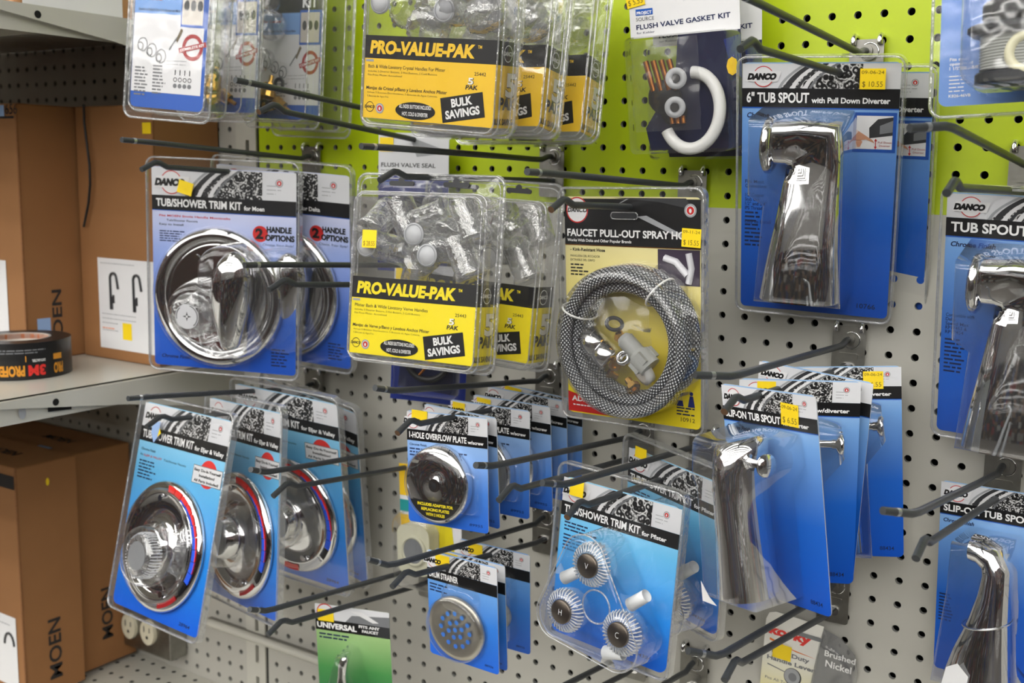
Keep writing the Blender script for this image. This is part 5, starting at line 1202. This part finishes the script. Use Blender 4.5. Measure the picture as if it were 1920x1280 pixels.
# ---------------------------------------------------------------- flush valve gasket kits
def gasket_kit(loc, r, label, W=.117, H=.186, content=True):
    T0 = empty('gasket_kit_pack', loc, r, label, 'flush valve gasket kit', 'flush valve gasket kits')
    b = card_base(W, .375 * H, .002); y = -.0002
    b.rect(-W / 2, W / 2, -.375 * H, 0, y, white)
    b.poly([(.05 * W, -.005), (.45 * W, -.005), (.30 * W, -.10 * H), (.0, -.21 * H), (.02 * W, -.1 * H)], y - E1, offwhite)
    b.rect(-.44 * W, -.28 * W, -.255 * H, -.222 * H, y - 2 * E1, pblue); b.text('PROJECT', -.43 * W, -.250 * H, .14 * W, .016 * H, y - 3 * E1, inkw, .03); b.text('SOURCE', -.44 * W, -.284 * H, .17 * W, .019 * H, y - 2 * E1, pgrey, .01)
    b.text('FLUSH VALVE GASKET KIT', -.44 * W, -.330 * H, .86 * W, .026 * H, y - 2 * E1, ink, .02, rot=.035); b.text('for Kohler', -.44 * W, -.352 * H, .17 * W, .011 * H, y - 2 * E1, ink, 0)
    b.build('header_card', T0)
    b = MB(); b.prism([(-.06 * W, -.375 * H), (.5 * W, -.375 * H), (.5 * W, -.985 * H), (-.36 * W, -.985 * H), (-.40 * W, -.86 * H), (-.1 * W, -.6 * H)], -.0002, .0006, mat('print_deep_navy', srgb(18, 24, 60), .4), cardback)
    b.poly([(.35 * W, -.42 * H), (.5 * W, -.40 * H), (.5 * W, -.62 * H), (.42 * W, -.60 * H)], -.0004, navy); b.disc(.42 * W, -.56 * H, .006, -.0006, yelo, 8, .009)
    b.build('backing_card', T0)
    b = MB()
    if content:
        cx, cz = .08 * W, -.775 * H; b.tube([(cx + .030 * cos(t), -.012 + .006 * sin(t), cz + .037 * sin(t)) for t in [radians(-150 + 240 * i / 40) for i in range(41)]] , .0062, pwhite, 14); b.build('white_ring', T0)
        b = MB()
        for (x, z, rx) in ((-.11, -.60, 20), (-.13, -.75, 10)):
            b.lathe([(.0105, .0), (.0105, -.0015), (.0042, -.0015), (.0042, 0)], mat('washer_white', srgb(214, 216, 220), .4), T=Matrix.Translation(((x + .10) * W - .001, -.020, z * H)) @ Matrix.Rotation(radians(rx), 4, 'Z'), n=32, close=False); 
            b.lathe([(.0105, -.0015), (.0042, -.0015)], mat('washer_white'), T=Matrix.Translation(((x + .10) * W - .001, -.020, z * H)) @ Matrix.Rotation(radians(rx), 4, 'Z'), n=32, close=False) if False else None
        b.build('washer', T0)
        b = MB()
        for (x, z, rx) in ((-.11, -.60, 20), (-.13, -.75, 10)): b.disc((x + .10) * W - .001, z * H, .0045, -.0225, mat('washer_hole', srgb(60, 58, 58), .6), 20)
        b.build('washer_hole', T0)
        b = MB()
        for k in range(4): b.tube([(-.038 + k * .0085, -.012, -.50 * H), (-.030 + k * .0085, -.013, -.66 * H)], .0030, copper, 10)
        for k in range(3): b.tube([(-.012 + k * .006, -.012, -.80 * H), (-.011 + k * .006, -.013, -.84 * H)], .0026, copper, 8)
        b.build('brass_bolt', T0)
        b = MB(); b.lathe([(.010, -.002), (.017, -.006), (.017, -.012), (.010, -.015), (.0, -.015)], rubber, (-.020, 0, -.695 * H), 28, close=False); b.lathe([(.010, -.002), (.014, -.005), (.012, -.011), (.0, -.012)], rubber, (-.012, 0, -.78 * H), 28, close=False); b.build('rubber_gasket', T0)
        b = MB(); rd = random.Random(2); vs = []; fs = []; n2 = 12
        for i in range(n2):
            for j in range(n2):
                fx = i / (n2 - 1) * 2 - 1; fz = j / (n2 - 1) * 2 - 1; vs.append((-.012 + fx * .036, -.024 - .006 * (1 - fx * fx) * (1 - fz * fz) + rd.uniform(-.003, .003), -.63 * H + fz * .045))
        for i in range(n2 - 1):
            for j in range(n2 - 1): fs.append((i * n2 + j, (i + 1) * n2 + j, (i + 1) * n2 + j + 1, i * n2 + j + 1))
        b.add(vs, fs, bagm, True); b.build('parts_bag', T0)
    b = MB(); b.loft([[(x * s_, y_, z) for x, z in rr(W, .62 * H, .006, 0, -.37 * H)] for y_, s_ in ((.002, 1), (-.022, .96), (-.027, .90))], shellb, close=False); b.poly([(x * .9, z) for x, z in rr(W, .62 * H, .006, 0, -.37 * H)], -.027, shellb); b.build('clear_blister', T0)
    return T0
g1 = gasket_kit((-.0247, -.0823, .3559), (2.3, 7.1, -2.1), 'flush valve gasket kit pack with white ring and washers, top right of centre')
sticker(g1, -.060, -.040, .020, .020, -.0012, '09-11-24', '$ 5.55', .15)
gasket_kit((-.0140, -.0480, .3500), (2.3, 5.1, -1.1), 'flush valve gasket kit pack hanging behind its look-alike, lower edge showing', content=False)
# ---------------------------------------------------------------- small seal packs near the board
def seal_pack(loc, r, label, W=.096, H=.17, top=True):
    T0 = empty('flush_valve_seal_pack', loc, r, label, 'flush valve seal', None)
    b = card_base(W, H, .003); y = -.0002
    b.rect(-W / 2, W / 2, -H, 0, y, navy); b.rect(-W / 2, W / 2, -.30 * H, 0, y - E1, offwhite)
    b.poly([(-.05 * W, -.005), (.45 * W, -.02), (.48 * W, -.14 * H), (.05 * W, -.17 * H)], y - 2 * E1, lgrey)
    b.text('FLUSH VALVE SEAL', -.46 * W, -.245 * H, .78 * W, .030 * H, y - 2 * E1, dgrey, .02); b.text('for Mansfield', -.46 * W, -.275 * H, .25 * W, .012 * H, y - 2 * E1, pgrey, 0)
    b.words(-.40 * W, -.35 * H, .55 * W, 2, .022 * H, y - 2 * E1, pblue, 3)
    b.poly([(-.40 * W, -.90 * H), (.40 * W, -.93 * H), (.42 * W, -.45 * H), (-.35 * W, -.45 * H)], y - 2 * E1, mat('print_deep_navy')); b.build('card', T0)
    b = MB(); b.tube([(.028 * cos(t), -.008, -.66 * H + .028 * sin(t)) for t in [2 * pi * i / 32 for i in range(32)]], .004, rubber, 8, True); b.build('rubber_seal', T0)
    b = MB(); b.tube([(-.01, -.008, -.80 * H), (.008, -.009, -.66 * H), (.012, -.008, -.62 * H)], .0018, copper, 6); b.build('chain', T0)
    b = MB(); dome(b, rr(W * .9, .62 * H, .010, 0, -.34 * H), -.0005, .018, shellb, .004); b.build('clear_blister', T0)
    sticker(T0, -.48 * W, -.135 * H, .019, .017, -.0012, txt=False)
    return T0
seal_pack((-.3944, -.0392, .1942), (11.8, .1, .7), 'flush valve seal pack hanging in front of the lime pegboard above the value packs')
seal_pack((-.3600, -.0436, .0350), (20, 1.7, 2.8), 'dark blue pack hidden behind the lower value packs, its bottom edge showing', W=.098, H=.172)
# ---------------------------------------------------------------- measuring tool pack behind the overflow plates
def tool_pack():
    W, H = .098, .135
    T0 = empty('tool_pack', (-.3535, -.0586, -.2130), (-1.8, -2, -4), 'clear blister with cream round device and yellow card, behind the overflow plates', 'tool pack')
    b = card_base(W, H, .004); b.rect(-W / 2, -W * .30, -.30 * H, 0, -.0002, yelo); b.rect(-W / 2, -W * .28, -.45 * H, -.34 * H, -.0004, mat('print_teal', srgb(40, 150, 150), .4)); b.poly([(-.1 * W, -.2 * H), (.30 * W, -.2 * H), (.42 * W, -.995 * H), (.08 * W, -.995 * H)], -.0004, mat('print_lemon', srgb(225, 208, 30), .4)); b.poly([(-.5 * W, -.48 * H), (-.36 * W, -.48 * H), (-.3 * W, -.66 * H), (-.48 * W, -.66 * H)], -.0004, yelo)
    b.build('card', T0)
    b = MB(); b.prism(rr(.052, .062, .012, -.012, -.072), -.020, -.001, mat('device_cream', srgb(205, 203, 180), .4)); b.build('device_case', T0, bevel=.003)
    b = MB(); b.lathe([(.0195, -.020), (.0195, -.023), (.016, -.0235), (.016, -.022), (.0, -.022)], mat('device_cream'), (-.010, 0, -.103), 32, close=False); b.disc(-.010, -.103, .0155, -.0226, pgrey); b.build('device_dial', T0)
    b = MB(); dome(b, rr(.066, .10, .012, -.010, -.055), -.0005, .030, shellb, .005); b.build('clear_blister', T0)
tool_pack()
# ---------------------------------------------------------------- universal green card
def universal():
    W, H = .102, .20
    T0 = empty('faucet_handle_pack', (-.3959, -.1546, -.3752), (12.7, 1.3, -2.1), 'green carded universal faucet handle at the bottom, reading FITS ANY FAUCET', 'faucet handle')
    bm = grad('green_card', -.13, -.03, [(0, srgb(24, 104, 62)), (.5, srgb(70, 140, 74)), (1, srgb(160, 195, 130))])
    b = card_base(W, H, .002); y = -.0002; b.rect(-W / 2, W / 2, -H, 0, y, bm)
    b.rect(-W / 2, W / 2, -.098 * H, 0, y - E1, offwhite); b.poly([(.0 * W, -.01), (.5 * W, -.006), (.5 * W, -.16 * H), (-.1 * W, -.10 * H)], y - 2 * E1, pgrey); b.poly([(-.02 * W, -.004), (.15 * W, -.004), (.36 * W, -.075 * H), (.28 * W, -.08 * H)], y - 3 * E1, white); b.ann(-.36 * W, -.055 * H, .011, .0122, y - 2 * E1, red, .2, pi, 16)
    b.rect(-W / 2, W / 2, -.165 * H, -.095 * H, y - 3 * E1, black); b.rect(.30 * W, W / 2, -.165 * H, -.095 * H, y - 3.5 * E1, dgrey)
    b.text('UNIVERSAL', -.48 * W, -.150 * H, .54 * W, .036 * H, y - 4 * E1, inkw, .04); b.text('FITS ANY', .09 * W, -.120 * H, .28 * W, .018 * H, y - 4 * E1, inkw, .04); b.text('FAUCET', .13 * W, -.148 * H, .22 * W, .018 * H, y - 4 * E1, inkw, .04)
    b.words(-.46 * W, -.195 * H, .6 * W, 2, .022 * H, y - E1, ink, 3); b.build('card', T0)
    b = MB(); rings = []
    for z, a, d, x in ((-.053, .003, .003, .0), (-.056, .0055, .005, -.0005), (-.066, .0060, .006, -.003), (-.078, .0055, .006, -.0045), (-.095, .0075, .008, -.0055), (-.105, .013, .014, -.006), (-.118, .020, .018, -.006), (-.135, .024, .018, -.006)):
        rings.append([(x + a * cos(t), -.022 + d * sin(t), z) for t in [2 * pi * i / 24 for i in range(24)]])
    b.loft(rings, chromes); b.build('lever_handle', T0)
    b = MB(); dome(b, [(-.004, -.045), (.008, -.05), (.022, -.10), (.030, -.19), (-.036, -.19), (-.022, -.10)], -.0005, .042, shellb, .004, c=(-.002, -.12)); b.build('clear_blister', T0)
    sticker(T0, -.46 * W, -.105 * H, .022, .015, -.0012, txt=False)
universal()
# ---------------------------------------------------------------- brushed nickel tank lever
def lever_pack():
    T0 = empty('tank_lever_pack', (.1254, -.0184, -.3118), (3.9, 12.7, 5.7), 'toilet tank lever pack in brushed nickel at the bottom right of the pegboard', 'tank lever')
    W, H = .101, .16
    cream = grad('cream_card', -.12, -.05, [(0, srgb(226, 212, 120)), (.6, srgb(230, 226, 196)), (1, srgb(232, 230, 224))])
    b = MB(); pts = [(-.5 * W, -.012), (-.47 * W, -.003), (-.40 * W, 0), (.10 * W, -.001), (.06 * W, -.06), (-.01 * W, -H), (-.5 * W, -H)]
    b.prism(pts, 0, .0007, cream, cardback); y = -.0003
    b.text('korky', -.46 * W, -.029, .045, .012, y, mat('print_bright_red'), .05, .1); b.poly([(-.44 * W, -.034), (-.2 * W, -.041), (.06 * W, -.044), (-.15 * W, -.043), (-.44 * W, -.037)], y, orange)
    b.text('Heavy Duty', -.45 * W, -.052, .045, .0055, y, pgrey, .03); b.text('Handle Lever', -.45 * W, -.062, .052, .0055, y, pgrey, .03); b.text('Fits All Toilet Tanks', -.45 * W, -.088, .045, .0035, y, pgrey, 0)
    b.disc(-.16 * W, -.076, .0095, y, dgrey, 28, .0115); b.disc(-.165 * W, -.0755, .0085, y - E1, lgrey, 28, .0105); b.disc(-.16 * W, -.076, .0045, y - 2 * E1, pgrey, 20, .0055); b.poly([(-.44 * W, -.0675), (-.2 * W, -.073), (-.2 * W, -.074), (-.44 * W, -.069)], y, pgrey)
    b.prism(rr(.028, .005, .0024, -.004, -.016), -.0006, -.0003, pgrey); b.build('card', T0)
    b = MB(); pts = [(.10 * W, -.004), (.28 * W, -.010), (.44 * W, -.025), (.49 * W, -.045), (.50 * W, -H), (.0, -H), (.06 * W, -.06)]
    b.poly(pts, .001, mat('card_smoke', srgb(112, 112, 114), .3)); b.text('Brushed', .14 * W, -.036, .032, .0075, -.0004, inkw, .02); b.text('Nickel', .16 * W, -.049, .027, .0085, -.0004, inkw, .02); b.build('smoked_panel', T0)
    b = MB(); dome(b, pts, .0, .020, shellb, .003, c=(.028, -.09)); b.build('clear_blister', T0)
    b = MB(); b.loft([[(x + a * cos(t), -.010 + a * .7 * sin(t), z) for t in [2 * pi * i / 20 for i in range(20)]] for x, z, a in ((.032, -.062, .003), (.030, -.068, .006), (.024, -.085, .006), (.018, -.10, .007), (.016, -.13, .008))], nickel); b.build('lever', T0)
    sticker(T0, -.040, -.057, .020, .019, -.0012, txt=False)
lever_pack()
# ---------------------------------------------------------------- drain kit at the top right
def drain_pack():
    T0 = empty('drain_kit_pack', (.3127, -.1973, .3175), (-.5, -1.5, -2.5), 'pale blue drain kit pack at the top right corner, cut by the frame', 'drain kit')
    W, H = .125, .112
    bm = grad('blue_drain', -.115, .06, [(0, srgb(108, 150, 218)), (1, srgb(90, 130, 205))])
    b = MB(); b.prism(rr(W, H + .05, .006, 0, .05), 0, .0007, bm, cardback); y = -.0003
    for k, t in enumerate(('Fits drain', 'openings of', '1 1/2" or 1 5/8"')): b.text(t, -.44 * W, -.078 - k * .0034, (.014, .017, .022)[k], .0023, y, inkw, .02)
    for k in range(5): b.words(-.44 * W, -.090 - k * .0028, .016, 1, .0026, y, inkw, k, fill=.3)
    b.text('K826-46VB', -.44 * W, -.1055, .016, .0022, y, inkw, .02); b.build('card', T0)
    b = MB(); out = rr(W + .013, H + .065, .011, 0, .055, 6); b.poly(out, -.004, shell); b.tube([(x, -.0045, z) for x, z in rr(W + .010, H + .062, .010, 0, .0535, 6)], .0013, rimm, 6, True); n = len(out); b.add([(x, -.004, z) for x, z in out] + [(x, .004, z) for x, z in out], [(i, i + n, (i + 1) % n + n, (i + 1) % n) for i in range(n)], rimm, True); b.build('clear_shell', T0)
    b = MB(); c = (.004, -.030, 0); tr = lambda z: [((c[0] + rr_ * cos(t)), c[1] + rr_ * .8 * sin(t), z) for rr_ in () for t in ()]
    def stack(prof, m, name):
        b = MB(); b.loft([[(c[0] + r_ * cos(t), c[1] + r_ * .75 * sin(t), z * .62 - .042) for t in [2 * pi * i / 36 for i in range(36)]] for r_, z in prof], m, smooth=False); b.build(name, T0)
    stack([(.028, -.002), (.030, -.006), (.030, -.022), (.026, -.027)], rubber, 'black_stopper')
    stack([(.038, -.029), (.040, -.031), (.040, -.036), (.036, -.041)], mat('gasket_dark', srgb(44, 46, 50), .4), 'flange_ring')
    pr_ = []
    for k in range(12): pr_ += [(.0315, -.042 - k * .0034), (.0300, -.0437 - k * .0034)]
    stack(pr_, pgray, 'threaded_body')
    stack([(.033, -.083), (.034, -.085), (.034, -.095), (.030, -.097)], mat('gasket_dark'), 'lower_ring')
    b = MB(); b.tube([(.010 + .0130 * cos(t), -.052, -.083 + .0125 * sin(t)) for t in [2 * pi * i / 36 for i in range(36)]], .0036, mat('ring_cream', srgb(226, 222, 190), .35), 12, True); b.build('cream_ring', T0)
    b = MB(); dome(b, rr(.084, .085, .012, c[0], -.022), -.004, .062, shellb, .005); b.build('clear_blister', T0)
drain_pack()
